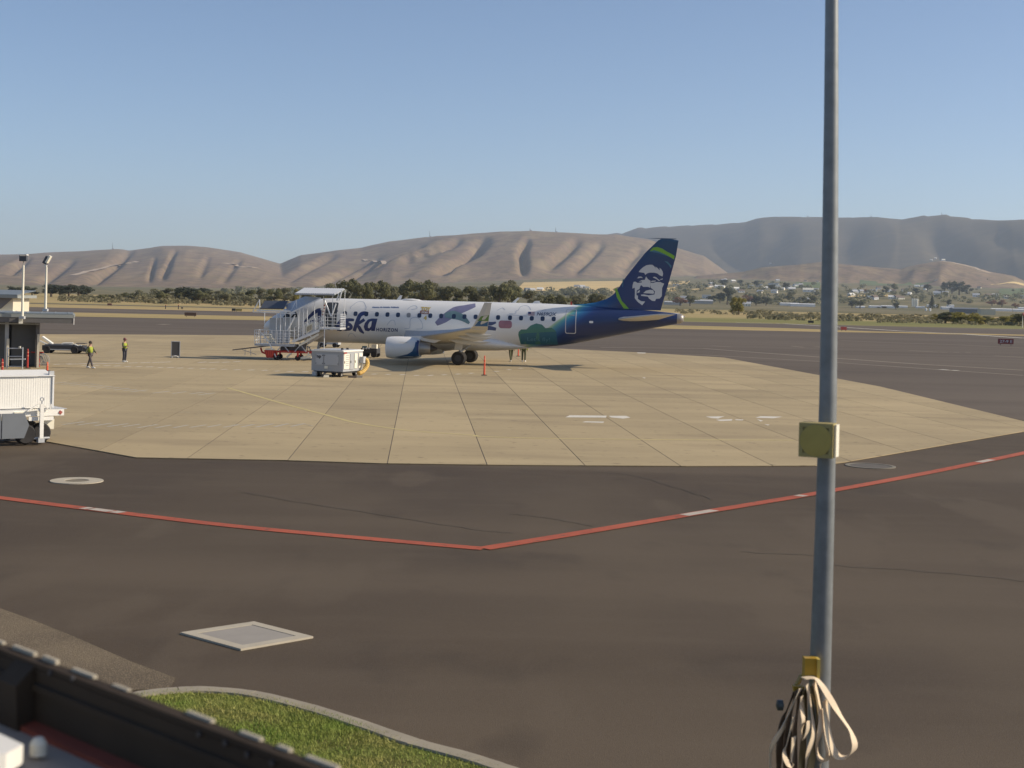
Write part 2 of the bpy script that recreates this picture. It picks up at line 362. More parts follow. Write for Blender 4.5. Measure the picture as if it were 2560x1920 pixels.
def terrain(a, Y):
    u = CX + F * a; Y = Y / KD; a = a * KD
    k = interp(u, (0, 700, 1300, 1900, 2560), (0.006, 0.010, 0.034, 0.046, 0.040))
    z = k * max(Y - 1000, 0) * min(1.0, max(Y - 1000, 0) / 500) + 0.02; z = min(z, 150); kind = 0
    z += 0.0015 * max(Y - 900, 0) * (0.5 + nz3(a * 9, Y * 0.0016))
    def ridge(c, Db, Dc, sh, fr, amp, seed, kk, gl=()):
        nonlocal z, kind
        e = interp(u, c[0], c[1]) * KD
        if e <= 0.0005: return
        hz = H + e * Dc; t = (Y - Db) / (Dc - Db)
        if t < -0.05: return
        g = 0.0
        if 0 < t < 1.1:
            ph = (u - sh * t) * fr + 0.55 * nz3(u * fr * .45, t * 1.6, seed + 2)
            q1 = nz3(ph, t * 0.9, seed); n1 = 0.55 * (1 - abs(q1) * 2.4) + 0.45 * (0.5 + 1.3 * q1)
            n2 = 1 - abs(nz3(ph * 2.7 + 3, t * 2.2, seed + 5)) * 2.4
            n3 = nz3(ph * 7.0, t * 7, seed + 9)
            bell = max(0.0, math.sin(math.pi * min(t, 1.0))) ** 0.8 * (1 - 0.35 * t)
            g = amp * bell * (0.84 * (n1 - 0.5) + 0.12 * (n2 - 0.5) + 0.03 * n3)
            vv = prof(t) * Dc / Y
            for gv_, gu_, wd, dp in gl:
                if gv_[0] - .12 < vv < gv_[-1] + .08:
                    du = (u - interp(vv, gv_, gu_)) / (wd * (1.35 - .5 * vv))
                    if abs(du) < 3: g -= dp * math.exp(-du * du) * min(1, (gv_[-1] + .08 - vv) / .14) * min(1, (vv - gv_[0] + .12) / .2)
        zr = hz * (prof(t) + g)
        if zr > z: z = zr; kind = kk
    ridge(cL, 1900, interp(u, (0, 800), (5400, 6300)), 200, 0.0048, 0.17, 3.0, 1, GL)
    ridge(cM, interp(u, (600, 1300, 1800), (2100, 2500, 2900)), interp(u, (600, 1300, 1800), (6000, 5000, 5200)), 230, 0.0040, 0.20, 21.0, 1, GM)
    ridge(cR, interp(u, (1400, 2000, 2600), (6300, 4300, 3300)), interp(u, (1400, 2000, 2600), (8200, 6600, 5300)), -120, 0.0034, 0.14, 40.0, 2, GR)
    ridge(cF, 2500, 3300, 60, 0.010, 0.20, 60.0, 1)
    return z, kind
cols = sorted(set([round(x / KD, 6) for x in np.linspace(-0.66, 0.66, 620)] + [round(x / KD, 6) for x in np.linspace(-1.05, -0.66, 24)] + [round(x / KD, 6) for x in np.linspace(0.66, 1.05, 24)]))
rows = [v * KD for v in np.geomspace(640, 8000, 120)]; NC = len(cols)
tv = []; tf = []; tk = []; kgrid = []
for Y in rows:
    kr = []
    for a in cols:
        z, kd = terrain(a, Y); tv.append((a * Y, Y, z)); kr.append(kd)
    kgrid.append(kr)
for i in range(len(rows) - 1):
    for j in range(NC - 1):
        tf.append((i * NC + j, i * NC + j + 1, (i + 1) * NC + j + 1, (i + 1) * NC + j)); tk.append(kgrid[i + 1][j])
me = bpy.data.meshes.new('hills'); me.from_pydata(tv, [], tf)
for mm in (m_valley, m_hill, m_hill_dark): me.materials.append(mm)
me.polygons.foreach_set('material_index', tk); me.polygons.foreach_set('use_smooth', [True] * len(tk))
hills = bpy.data.objects.new('hills', me); COL.objects.link(hills); struct(hills)
def hit(px, py):
    a, b = ray(px, py); Y = 660.0 * KD
    while Y < 8000 * KD:
        if terrain(a, Y)[0] >= H - b * Y: return a, Y
        Y *= 1.018
    return a, 7900.0 * KD
def drape(name, quads, mat, lift=0.8):
    """field patches lying on the valley side: corner sight lines -> draped grid"""
    mb = MB()
    for q in quads:
        c = [hit(*p) for p in q]; n, m_ = 14, 8; g = []
        for i in range(m_ + 1):
            row = []
            for j in range(n + 1):
                s, t = j / n, i / m_
                a = (1 - t) * ((1 - s) * c[0][0] + s * c[1][0]) + t * ((1 - s) * c[3][0] + s * c[2][0])
                Y = (1 - t) * ((1 - s) * c[0][1] + s * c[1][1]) + t * ((1 - s) * c[3][1] + s * c[2][1])
                row.append((a * Y, Y, terrain(a, Y)[0] + lift))
            g.append(row)
        mb.loft(g, closed=False, caps=False)
    return struct(mb.build(name, mat, smooth=True))
drape('straw_field', [[(1292, 728), (1560, 736), (1580, 703), (1310, 707)], [(1670, 712), (1720, 711), (1726, 703), (1670, 705)],
                      [(1664, 732), (1690, 729), (1688, 719), (1664, 722)], [(1720, 728), (1780, 722), (1778, 720), (1720, 725)],
                      [(2475, 718), (2560, 720), (2560, 712), (2480, 713)], [(2120, 745), (2220, 742), (2220, 738), (2120, 740)]], m_straw)
drape('crop_field', [[(2150, 715), (2330, 712), (2340, 702), (2150, 702)], [(2495, 745), (2560, 745), (2560, 722), (2500, 722)],
                     [(1990, 720), (2050, 722), (2050, 706), (1990, 706)]], m_crop)

def track(pts, wd):
    P_ = [];
    for i in range(len(pts) - 1):
        for k in range(5): t_ = k / 5; P_.append((pts[i][0] + (pts[i + 1][0] - pts[i][0]) * t_, pts[i][1] + (pts[i + 1][1] - pts[i][1]) * t_))
    L_ = []; R_ = []
    for p in P_ + [pts[-1]]:
        a, Y = hit(*p); z = terrain(a, Y)[0] + 2.5; L_.append((a * Y - wd / 2, Y, z)); R_.append((a * Y + wd / 2, Y + wd * .5, z + .3))
    mb = MB(); mb.loft([L_, R_], closed=False, caps=False); return struct(mb.build('hill_track', m_track))
m_track = M('bare_earth_track', (.44, .34, .24), 1.0, var=.15, scale=.02)
for pts, wd in (([(905, 652), (935, 655), (962, 662)], 22), ([(2352, 654), (2400, 662), (2440, 674), (2480, 688)], 16), ([(180, 690), (240, 676), (310, 662), (350, 655)], 20), ([(560, 660), (600, 668), (640, 672)], 24)): track(pts, wd)

# --- pavement sheets
L1 = lambda x: 158 + 0.12 * x
g_ = lambda px, py: (G(px, py)[0], G(px, py)[1] / KD)
sheet('tarmac', [(-90, -12), (120, -12), (320, 110), (320, L1(320) + 1), (96, L1(96) + 2), (-260, L1(-260)), (-260, 60)], -0.030, m_asphalt, KD)
sheet('taxiway', [(-260, 150), (330, 200), (330, 262), (150, 236), (60, 226), (-60, 218), (-260, 190)], -0.036, m_taxi, KD)
sheet('grass_strip', [(-260, L1(-260)), (-150, L1(-150)), (20, L1(20)), (60, L1(60)), (84, L1(84) + 4), (60, L1(60) + 20), (20, L1(20) + 27), (-150, L1(-150) + 24), (-260, L1(-260) + 20)], -0.018, m_dry, KD)
sheet('grass_verge', [(20, 224), (60, 226), (150, 236), (330, 262), (330, 330), (120, 300), (20, 280)], -0.042, m_green, KD)
sheet('runway', [(-300, 236), (-20, 262), (-20, 274), (-300, 250)], -0.036, m_taxi, KD)
sheet('apron_asphalt', [g_(0, 836), g_(700, 838), g_(1388, 871), g_(1811, 894), g_(2560, 1050), (95, 60), (150, 120), (150, L1(150) - 0.5), (96, L1(96) + 1), (-140, L1(-140) - 0.3), (-140, 90)], -0.024, m_taxi, KD)

# --- concrete apron, slab by slab, on a bed of joint sealant
apx = [(-200, 1052), (120, 1104), (340, 1143), (691, 1149.5), (950, 1157.5), (1204, 1161), (1462, 1163), (1715, 1164.5), (2040, 1163.5), (2110, 1155), (2560, 1078), (2640, 1066), (2560, 1053), (2200, 966),
       (1811, 894), (1600, 881), (1388, 871), (1000, 857), (640, 838.5), (300, 836), (-200, 835)]
apron = [tuple(G(*p)[:2]) for p in apx]
sheet('joint_bed', apron, -0.005, m_joint)
jd = Vector((ray(1053, 740)[0], 1, 0)).normalized(); jn = Vector((jd.y, -jd.x, 0))
j0 = G(1462.2, 1163.1); SW = 2.965; SL = 8.2
def slabmat():
    m = multi('apron_concrete', (0.375, 0.318, 0.222), [(0.10, 0.40, 0.62, (0.32, 0.272, 0.192), (0.5, 1, 1), 0.8), (0.5, 0.46, 0.70, (0.42, 0.358, 0.25), (0.3, 1, 1), 0.6),
        (0.33, 0.54, 0.72, (0.24, 0.20, 0.145), (0.35, 1, 1), 0.65), (0.06, 0.52, 0.66, (0.29, 0.245, 0.175), (1, .25, 1), 0.6), (2.2, 0.62, 0.70, (0.17, 0.145, 0.11), S1, 0.6), (26.0, 0.5, 0.75, (0.28, 0.235, 0.17), S1, 0.4)], rough=0.9, bump=0.15, bscale=30, tint=(1.14, 1.06, .88))
    n = m.node_tree; b = n.nodes['Principled BSDF']; src = b.inputs['Base Color'].links[0].from_socket
    oi = n.nodes.new('ShaderNodeObjectInfo'); mr = n.nodes.new('ShaderNodeMapRange'); mr.inputs['To Min'].default_value = 0.90; mr.inputs['To Max'].default_value = 1.06
    n.links.new(oi.outputs['Random'], mr.inputs['Value']); vm = n.nodes.new('ShaderNodeVectorMath'); vm.operation = 'SCALE'
    n.links.new(src, vm.inputs[0]); n.links.new(mr.outputs[0], vm.inputs['Scale']); n.links.new(vm.outputs[0], b.inputs['Base Color'])
    return m
m_slab = slabmat()
cap = thing('concrete_apron', None, None); struct(cap)
cells = []
for i in range(-26, 24):
    for k in range(-2, 20):
        base = j0 + jn * (i * SW) + jd * (k * SL + 1.2 * 0)
        r = []
        for (x, y) in ((0.013, 0.006), (SW - 0.013, 0.006), (SW - 0.013, SL - 0.006), (0.013, SL - 0.006)):
            p = base + jn * x + jd * y; r.append((p.x, p.y))
        ar = sum(r[q][0] * r[(q + 1) % 4][1] - r[(q + 1) % 4][0] * r[q][1] for q in range(4))
        if ar < 0: r = r[::-1]
        c = clip_poly(apron, r)
        if len(c) < 3: continue
        area = abs(sum(c[q][0] * c[(q + 1) % len(c)][1] - c[(q + 1) % len(c)][0] * c[q][1] for q in range(len(c)))) / 2
        if area < 0.05: continue
        ctr = base + jn * SW / 2 + jd * SL / 2
        vis = (abs(ctr.x / max(ctr.y, 5)) < 0.38)
        cells.append((area / (ctr.x ** 2 + ctr.y ** 2) ** 1.5 * (1 if vis else 0.01), c))
cells.sort(key=lambda t: -t[0])
restm = MB()
for q, (sz, c) in enumerate(cells):
    if q < 290:
        o3 = Vector((c[0][0], c[0][1], 0)); mb = MB()
        mb.prism([(p[0], p[1], -0.02) for p in c], (0, 0, 0.02)); mb.build('slab', m_slab, cap)
    else:
        restm.prism([(p[0], p[1], -0.02) for p in c], (0, 0, 0.02))
if restm.v: tag(restm.build('slab_field', m_slab, cap), kind='stuff')

# --- painted markings and seams (thin sheets on the pavement)
def gpts(org, scl, pts): return [G(org[0] + x * scl, org[1] + y * scl) for x, y in pts]
R0, R1, R2, R3 = (0, 860), (500, 860), (1200, 860), (1760, 860); KS = 800 / 2212
yl_ = gpts(R1, KS, [(190, 303), (340, 345), (480, 385), (640, 430), (825, 478), (960, 515), (1080, 545), (1300, 580), (1500, 604), (1880, 630)]) + gpts(R2, KS, [(0, 639), (430, 652), (1140, 660), (1480, 662), (2170, 665)])
mb = MB(); ribbon(mb, smoothpts(yl_), 0.20, 0.004); struct(mb.build('yellow_lead_in_line', m_yellow_line))
def ticks(name, pts, ln, wd, ang, mat=m_white_line):
    mb = MB()
    for p in pts:
        a = ang + rnd.uniform(-0.06, 0.06); d = Vector((math.cos(a), math.sin(a) * KD, 0)) * ln / 2 * rnd.uniform(0.8, 1.1)
        ribbon(mb, [p - d, p + d], wd, 0.004)
    return struct(mb.build(name, mat))
t2 = gpts(R0, KS, [(590, 148), (665, 150), (740, 150), (810, 152), (885, 155), (960, 157), (1035, 158), (1110, 162), (1180, 163), (1245, 166), (1320, 168), (1405, 170), (1470, 172), (1550, 175), (1640, 178), (1735, 180), (1830, 182), (1915, 187), (2010, 190), (2108, 192)]) \
   + gpts(R1, KS, [(1205, 208), (1300, 210), (1400, 212), (1498, 217), (1593, 217), (1688, 213), (1785, 208), (1875, 202)]) + gpts(R2, KS, [(115, 190), (200, 178), (280, 168)])
ticks('dotted_safety_line', t2, 0.45, 0.24, rad(50))
t1 = gpts(R0, KS, [(410, 140), (455, 138), (500, 139), (560, 137), (620, 136), (685, 136), (755, 134), (830, 133), (920, 131), (1005, 129), (1090, 127), (1150, 125), (1400, 126), (1480, 127), (1560, 126), (1640, 122)])
ticks('walkway_dashes', t1, 0.8, 0.2, rad(60))
t3 = gpts(R0, KS, [(420 + 60 * k, 268 + 6.3 * k) for k in range(10)] + [(1115, 333), (1240, 336), (1355, 340), (1430, 345)])
ticks('walkway_dashes', t3, 1.0, 0.15, rad(68), m_worn_line)
t4 = gpts(R0, KS, [(510, 547), (612, 550), (715, 556), (815, 561), (910, 563), (1020, 568), (1130, 570), (1250, 570), (1370, 568), (1480, 566), (1600, 567), (1715, 565), (1830, 563), (1945, 562), (2060, 560)])
ticks('walkway_dashes', t4, 0.9, 0.13, rad(68), m_worn_line)
mb = MB()
for pp in ([(415, 541), (620, 548), (820, 566)], [(1590, 558), (1830, 556), (2110, 555), (2168, 569)]): ribbon(mb, gpts(R0, KS, pp), 0.06, 0.0045)
for pp in ([(590, 268), (760, 296), (1010, 330)], [(400, 262), (560, 268), (640, 275)], [(1400, 336), (1450, 348)], [(1230, 471), (1310, 472)]): ribbon(mb, gpts(R0, KS, pp), 0.06, 0.0045)
struct(mb.build('worn_edge_line', m_worn_line))
mb = MB()
for pp in ([(590, 507), (620, 493), (875, 496), (872, 509)], [(890, 497), (1010, 497), (1040, 509), (990, 516), (905, 508)], [(705, 541), (730, 535), (860, 537), (850, 545)],
           [(1560, 502), (1690, 500), (1645, 516), (1600, 512)], [(1630, 524), (1745, 520), (1740, 530), (1660, 533)], [(1760, 521), (1822, 522), (1815, 528), (1770, 527)],
           [(1905, 510), (1940, 499), (2092, 503), (2030, 514)], [(1915, 520), (1958, 530), (1940, 536)], [(1965, 554), (2004, 558), (1990, 563)], [(1085, 59), (1145, 60), (1143, 65), (1090, 64)],
           [(1120, 230), (1145, 233), (1138, 238)]):
    mb.poly([(p.x, p.y, 0.004) for p in gpts(R2, KS, pp)])
struct(mb.build('worn_stand_number', m_white_line))
# red security line on the asphalt, with white blocks let in
rl = [G(-60, 1234), G(0, 1242), G(290, 1278), G(579, 1312), G(900, 1342), G(1209, 1369)]
rr_ = [G(1209, 1369), G(1450, 1330), G(1743, 1281), G(2044, 1231), G(2322, 1180), G(2560, 1131), G(2700, 1098)]
mb = MB(); ribbon(mb, smoothpts(rl, 4), 0.37, -0.018); struct(mb.build('red_security_line', m_red_line))
mb = MB(); ribbon(mb, smoothpts(rr_, 4), 0.37, -0.0145); struct(mb.build('red_security_line', m_red_line))
mb = MB()
for pp in ([(208, 1268), (224, 1270)], [(229, 1270.5), (277, 1276.5)], [(283, 1277), (305, 1280)], [(1710, 1286.5), (1786, 1274)], [(2447, 1154.5), (2480, 1148)], [(1995, 1239), (2010, 1236.6)]):
    ribbon(mb, [G(*p) for p in pp], 0.28, -0.010)
struct(mb.build('white_line_block', M('faded_white_block', (.46, .40, .33), .85, var=.3, scale=4)))
# pale seams across the far asphalt
mb = MB()
for pp, wd in (([(1500, 868), (1760, 871), (2060, 893), (2300, 910), (2560, 925)], 0.5), ([(1500, 880), (1760, 887), (2050, 903), (2560, 938)], 0.35), ([(2100, 851), (2250, 857), (2400, 862), (2560, 870)], 0.5),
               ([(2275, 876), (2345, 880)], 0.4), ([(2350, 880), (2368, 880.5)], 0.4), ([(2384, 880.5), (2398, 881)], 0.4), ([(2413, 880.5), (2427, 881)], 0.4), ([(2485, 889), (2560, 893)], 0.4),
               ([(1780, 864), (1830, 867)], 0.3), ([(2040, 867), (2055, 867)], 0.6), ([(1980, 865), (2010, 868)], 0.3), ([(400, 811), (420, 810)], 0.8), ([(480, 870), (500, 870)], 0.2)):
    ribbon(mb, [G(*p) for p in pp], wd * KD, -0.016)
struct(mb.build('crack_seal_line', m_pale_line))
mb = MB()
for pp, wd in (([(1840, 806), (1960, 809), (2060, 815), (2250, 827), (2409, 835), (2560, 845)], 0.9), ([(2350, 923), (2372, 924.5)], 0.35), ([(2380, 925), (2396, 926)], 0.35)): ribbon(mb, [G(*p) for p in pp], wd * KD, -0.015)
struct(mb.build('taxiway_edge_line', m_white_line))
# faint seams in the near asphalt
def jag(pts, amp, n=7):
    P_ = smoothpts(pts, n); return [p + Vector((rnd.uniform(-amp, amp), rnd.uniform(-amp, amp) * KD, 0)) for p in P_]
m_seam = M('faint_seam', (.064, .052, .038), .9, var=.2)
for pp in ([(1280, 1283), (1360, 1292), (1480, 1313)], [(1480, 1179), (1580, 1186), (1700, 1220), (1780, 1246)], [(1850, 1377), (2040, 1387), (2100, 1410), (2380, 1430), (2560, 1450)], [(600, 1228), (800, 1262), (1150, 1315), (1278, 1330)]):
    mb = MB(); ribbon(mb, jag([G(*p) for p in pp], .05), 0.03, -0.020); struct(mb.build('asphalt_seam', m_seam))

# --- manhole rings and the square vault cover
def manhole(px, py, ro, ri, label):
    t = thing('manhole', label, 'manhole', G(px, py) + Vector((0, 0, -0.03)))
    mb = MB(); n = 40
    mb.loft([[(r * math.cos(2 * math.pi * k / n), r * math.sin(2 * math.pi * k / n), z) for k in range(n)] for r, z in ((ro, 0.0), (ro, 0.022), (ri, 0.022), (ri, 0.004))], caps=False)
    mb.build('concrete_collar', m_conc_light, t)
    MB().lathe([(0.0, ri - 0.015), (0.014, ri - 0.015), (0.016, ri - 0.06), (0.013, ri - 0.07), (0.013, 0.01)], n=32).build('cover', m_iron, t)
manhole(192, 1200, 0.67, 0.31, 'round manhole with bright pale collar near the white cart')
t = thing('manhole', 'round manhole with faint pale ring just right of the tall pole', 'manhole', G(2176, 1163) + Vector((0, 0, -0.03)))
mb = MB(); n = 40
mb.loft([[(r * math.cos(2 * math.pi * k / n), r * math.sin(2 * math.pi * k / n), z) for k in range(n)] for r, z in ((0.78, 0.0), (0.78, 0.020), (0.66, 0.020), (0.66, 0.006))], caps=False); mb.build('concrete_collar', M('weathered_collar', (0.20, 0.18, 0.14), 0.9), t)
MB().lathe([(0.0, 0.65), (0.010, 0.65), (0.012, 0.1)], n=36).build('cover', M('weathered_iron', (0.115, 0.10, 0.08), 0.8), t)
dm = [G(451, 1580.5), G(635, 1553), G(783, 1590.5), G(602, 1622)]; dc = sum(dm, Vector()) / 4
t = thing('vault_cover', 'square utility vault cover with pale border set in dark asphalt', 'vault cover', dc + Vector((0, 0, -0.03)))
outer = [p - dc for p in dm]; inner = [v * 0.74 for v in outer]; lid = [v * 0.725 for v in outer]
mb = MB(); mb.loft([[v for v in outer], [v + Vector((0, 0, 0.03)) for v in outer], [v + Vector((0, 0, 0.03)) for v in inner], [v + Vector((0, 0, 0.01)) for v in inner]], caps=False); mb.build('border', m_conc_light, t)
mb = MB(); mb.prism(lid, (0, 0, 0.024)); mb.build('lid', M('lid_steel', (0.30, 0.275, 0.24), 0.9, 0.0, var=0.12, scale=3), t)

# --- gravel strip, kerb and lawn below the window
sheet('gravel_strip', [tuple(G(*p)[:2]) for p in ((-60, 1495), (80, 1545), (180, 1585), (330, 1650), (440, 1690), (425, 1716), (330, 1720), (200, 1900), (-60, 1900))], -0.024, m_gravel)
kb = smoothpts([G(p[0], p[1] + 2, 0.09) * 1.0 - Vector((0, .13, .09)) for p in ((300, 1745), (345, 1728), (400, 1719), (485, 1713), (549, 1715), (634, 1724), (719, 1743), (804, 1766), (910, 1800), (1037, 1843), (1165, 1877), (1271, 1911), (1360, 1940), (1480, 1975))], 5)
lawn_pts = [(p.x, p.y) for p in kb] + [(2.2, 5.5 * KD), (-1.5, 5.0 * KD), (-4.6, 7.6 * KD)]
struct(sheet('lawn', lawn_pts, 0.07, m_soil))
kerb = thing('kerb', None, None); struct(kerb)
acc = 0; seg = [kb[0]]
def kerb_piece(pts):
    L = []; 
    for i, p in enumerate(pts):
        d = (pts[min(i + 1, len(pts) - 1)] - pts[max(i - 1, 0)]).normalized(); nn = Vector((-d.y, d.x, 0))
        j = rnd.uniform(-0.006, 0.006)
        a, b = p + nn * (0.12 + j), p - nn * (0.12 + j)
        L.append([(a.x, a.y, -0.03), (a.x, a.y, 0.075), (a.x * .93 + b.x * .07, a.y * .93 + b.y * .07, 0.095), (b.x * .93 + a.x * .07, b.y * .93 + a.y * .07, 0.095), (b.x, b.y, 0.06), (b.x, b.y, -0.03)])
    mb = MB(); mb.loft(L); mb.build('kerb_stone', m_curb, kerb)
for i in range(1, len(kb)):
    seg.append(kb[i]); acc += (kb[i] - kb[i - 1]).length
    if acc > 0.85 or i == len(kb) - 1:
        if len(seg) > 1:
            s2 = list(seg); d0 = (s2[1] - s2[0]).normalized(); s2[0] = s2[0] + d0 * 0.008; kerb_piece(s2)
        seg = [kb[i]]; acc = 0
# grass blades on the lawn
lp = np.array(lawn_pts); mnx, mny = lp.min(0); mxx, mxy = lp.max(0)
def inside(x, y, P):
    c = False; n = len(P); j = n - 1
    for i in range(n):
        if ((P[i][1] > y) != (P[j][1] > y)) and (x < (P[j][0] - P[i][0]) * (y - P[i][1]) / (P[j][1] - P[i][1]) + P[i][0]): c = not c
        j = i
    return c
gv = []; gf = []; cnt = 0
lawn_in = [(p[0], p[1]) for p in lawn_pts]
while cnt < 110000:
    x, y = rnd.uniform(mnx, mxx), rnd.uniform(mny, mxy)
    if y < 6.0 * KD or not inside(x, y, lawn_in): cnt += 0.15; continue
    dens = 0.62 + 0.75 * nz3(x * 0.7, y * 0.7, 4)
    if rnd.random() > dens: cnt += 0.3; continue
    h = rnd.uniform(0.02, 0.05) * (0.75 + 0.5 * dens); a = rnd.uniform(0, 6.28); wd = rnd.uniform(0.003, 0.006)
    dx, dy = math.cos(a) * wd, math.sin(a) * wd; lx, ly = rnd.gauss(0, 0.02), rnd.gauss(0, 0.02); k = len(gv)
    gv += [(x - dx, y - dy, 0.068), (x + dx, y + dy, 0.068), (x + lx, y + ly, 0.068 + h)]; gf.append((k, k + 1, k + 2)); cnt += 1
me = bpy.data.meshes.new('grass'); me.from_pydata(gv, [], gf)
m_blade = multi('grass_blades', (0.22, 0.280, 0.052), [(0.45, 0.40, 0.60, (0.38, 0.335, 0.11), S1, 0.8), (1.6, 0.45, 0.7, (0.14, 0.25, 0.030), S1, 0.7)], rough=0.7, spec=0.3)
me.materials.append(m_blade); go = bpy.data.objects.new('grass', me); COL.objects.link(go)
tag(go, 'short green lawn grass behind the curved kerb', 'grass', kind='stuff')

# ================================================================== AIRLINER
air = thing('airliner', 'white and navy twin-engine regional jet parked broadside on the concrete apron', 'airliner', O, YAW)
ST = [(-15.92, 2.36, .03, .03), (-15.75, 2.39, .30, .28), (-15.3, 2.47, .62, .60), (-14.6, 2.60, .94, .94), (-13.6, 2.77, 1.22, 1.30), (-12.4, 2.90, 1.42, 1.56), (-11.2, 2.96, 1.49, 1.66), (-10.2, 2.975, 1.505, 1.675),
      (3.0, 2.975, 1.505, 1.675), (4.2, 2.98, 1.50, 1.665), (5.4, 3.01, 1.485, 1.635), (6.5, 3.065, 1.45, 1.565), (8.0, 3.17, 1.35, 1.41), (9.6, 3.31, 1.18, 1.21), (12.0, 3.53, .85, .885), (13.7, 3.67, .60, .63), (14.8, 3.735, .46, .47), (15.4, 3.765, .37, .37)]
SX = [s_[0] for s_ in ST]
def fus(x): return [interp(x, SX, [s_[k] for s_ in ST]) for k in (1, 2, 3)]
def fy(x, z, off=0.006):
    zc, ww, hh = fus(x); q = (z - zc) / hh
    return -(ww * math.sqrt(max(0.0, 1 - min(1, q * q))) + off)
xs = sorted(set(SX + [round(v, 2) for v in np.arange(-10, 3, 1.0)])); NSEG = 48
rings = []
for x in xs:
    zc, ww, hh = fus(x)
    rings.append([(x, ww * math.sin(2 * math.pi * k / NSEG), zc + hh * math.cos(2 * math.pi * k / NSEG)) for k in range(NSEG)])
def paintmat():
    m = bpy.data.materials.new('livery_paint'); m.use_nodes = True; n = m.node_tree; b = n.nodes['Principled BSDF']
    b.inputs['Roughness'].default_value = 0.32
    tc = n.nodes.new('ShaderNodeTexCoord'); sp = n.nodes.new('ShaderNodeSeparateXYZ'); n.links.new(tc.outputs['Object'], sp.inputs[0])
    ma = n.nodes.new('ShaderNodeMath'); ma.operation = 'MULTIPLY_ADD'; ma.inputs[1].default_value = -1.25
    n.links.new(sp.outputs['Z'], ma.inputs[0]); n.links.new(sp.outputs['X'], ma.inputs[2])
    mr = n.nodes.new('ShaderNodeMapRange'); mr.inputs['From Min'].default_value = 2.2; mr.inputs['From Max'].default_value = 4.7
    n.links.new(ma.outputs[0], mr.inputs['Value'])
    cr = n.nodes.new('ShaderNodeValToRGB'); e = cr.color_ramp.elements
    e[0].position = 0.08; e[0].color = (.74, .74, .73, 1); e[1].position = 1.0; e[1].color = (.022, .040, .120, 1)
    for p, c_ in ((0.14, (.42, .56, .34, 1)), (0.24, (.13, .36, .36, 1)), (0.38, (.05, .22, .38, 1)), (0.55, (.030, .115, .28, 1)), (0.76, (.024, .050, .16, 1))):
        el = e.new(p); el.color = c_
    n.links.new(mr.outputs[0], cr.inputs[0])
    nz = n.nodes.new('ShaderNodeTexNoise'); nz.inputs['Scale'].default_value = 0.8; n.links.new(tc.outputs['Object'], nz.inputs['Vector'])
    m2 = n.nodes.new('ShaderNodeMapRange'); m2.inputs['To Min'].default_value = 0.94; m2.inputs['To Max'].default_value = 1.03; n.links.new(nz.outputs[0], m2.inputs['Value'])
    vm = n.nodes.new('ShaderNodeVectorMath'); vm.operation = 'SCALE'; n.links.new(cr.outputs[0], vm.inputs[0]); n.links.new(m2.outputs[0], vm.inputs['Scale'])
    n.links.new(vm.outputs[0], b.inputs['Base Color']); return m
def finmat():
    m = bpy.data.materials.new('fin_paint'); m.use_nodes = True; n = m.node_tree; b = n.nodes['Principled BSDF']; b.inputs['Roughness'].default_value = 0.32
    tc = n.nodes.new('ShaderNodeTexCoord'); sp = n.nodes.new('ShaderNodeSeparateXYZ'); n.links.new(tc.outputs['Object'], sp.inputs[0])
    mr = n.nodes.new('ShaderNodeMapRange'); mr.inputs['From Min'].default_value = 8.2; mr.inputs['From Max'].default_value = 11.2; n.links.new(sp.outputs['X'], mr.inputs['Value'])
    cr = n.nodes.new('ShaderNodeValToRGB'); e = cr.color_ramp.elements; e[0].color = (.03, .22, .38, 1); e[1].color = (.026, .042, .130, 1); el = e.new(0.45); el.color = (.020, .11, .28, 1)
    n.links.new(mr.outputs[0], cr.inputs[0])
    mz = n.nodes.new('ShaderNodeMapRange'); mz.inputs['From Min'].default_value = 7.2; mz.inputs['From Max'].default_value = 9.4; mz.inputs['To Max'].default_value = 0.8; n.links.new(sp.outputs['Z'], mz.inputs['Value'])
    mx = n.nodes.new('ShaderNodeMix'); mx.data_type = 'RGBA'; mx.inputs[7].default_value = (.022, .075, .145, 1); n.links.new(mz.outputs[0], mx.inputs[0]); n.links.new(cr.outputs[0], mx.inputs[6])
    n.links.new(mx.outputs[2], b.inputs['Base Color']); return m
m_livery = paintmat(); m_finp = finmat()
body = MB().loft(rings).build('fuselage', m_livery, air, smooth=True)
# wing-to-body fairing
fr = []
for x, ww, zb, zt in ((-6.4, .35, 1.26, 1.5), (-5.6, .95, 1.16, 1.8), (-4.2, 1.35, 1.06, 2.1), (-2, 1.62, 1.0, 2.35), (0.5, 1.66, 1.0, 2.35), (2.2, 1.45, 1.05, 2.1), (3.4, .95, 1.16, 1.8), (4.6, .3, 1.30, 1.5)):
    fr.append([(x, ww * math.sin(2 * math.pi * k / 24), (zb + zt) / 2 + (zt - zb) / 2 * math.cos(2 * math.pi * k / 24)) for k in range(24)])
MB().loft(fr).build('belly_fairing', m_white, air, smooth=True)
# tail cone exhaust
tcn = []
for x, zc, ww, hh in ((15.4, 3.765, .372, .372), (15.65, 3.785, .35, .35), (15.82, 3.795, .26, .27), (15.87, 3.795, .16, .17)):
    tcn.append([(x, ww * math.sin(2 * math.pi * k / 20), zc + hh * math.cos(2 * math.pi * k / 20)) for k in range(20)])
MB().loft(tcn).build('tail_cone', M('bare_metal_cone', (.36, .33, .30), .45, .5), air, smooth=True)
MB().box((15.90, 0, 3.95), (.10, .05, .10)).build('tail_light', m_white, air)

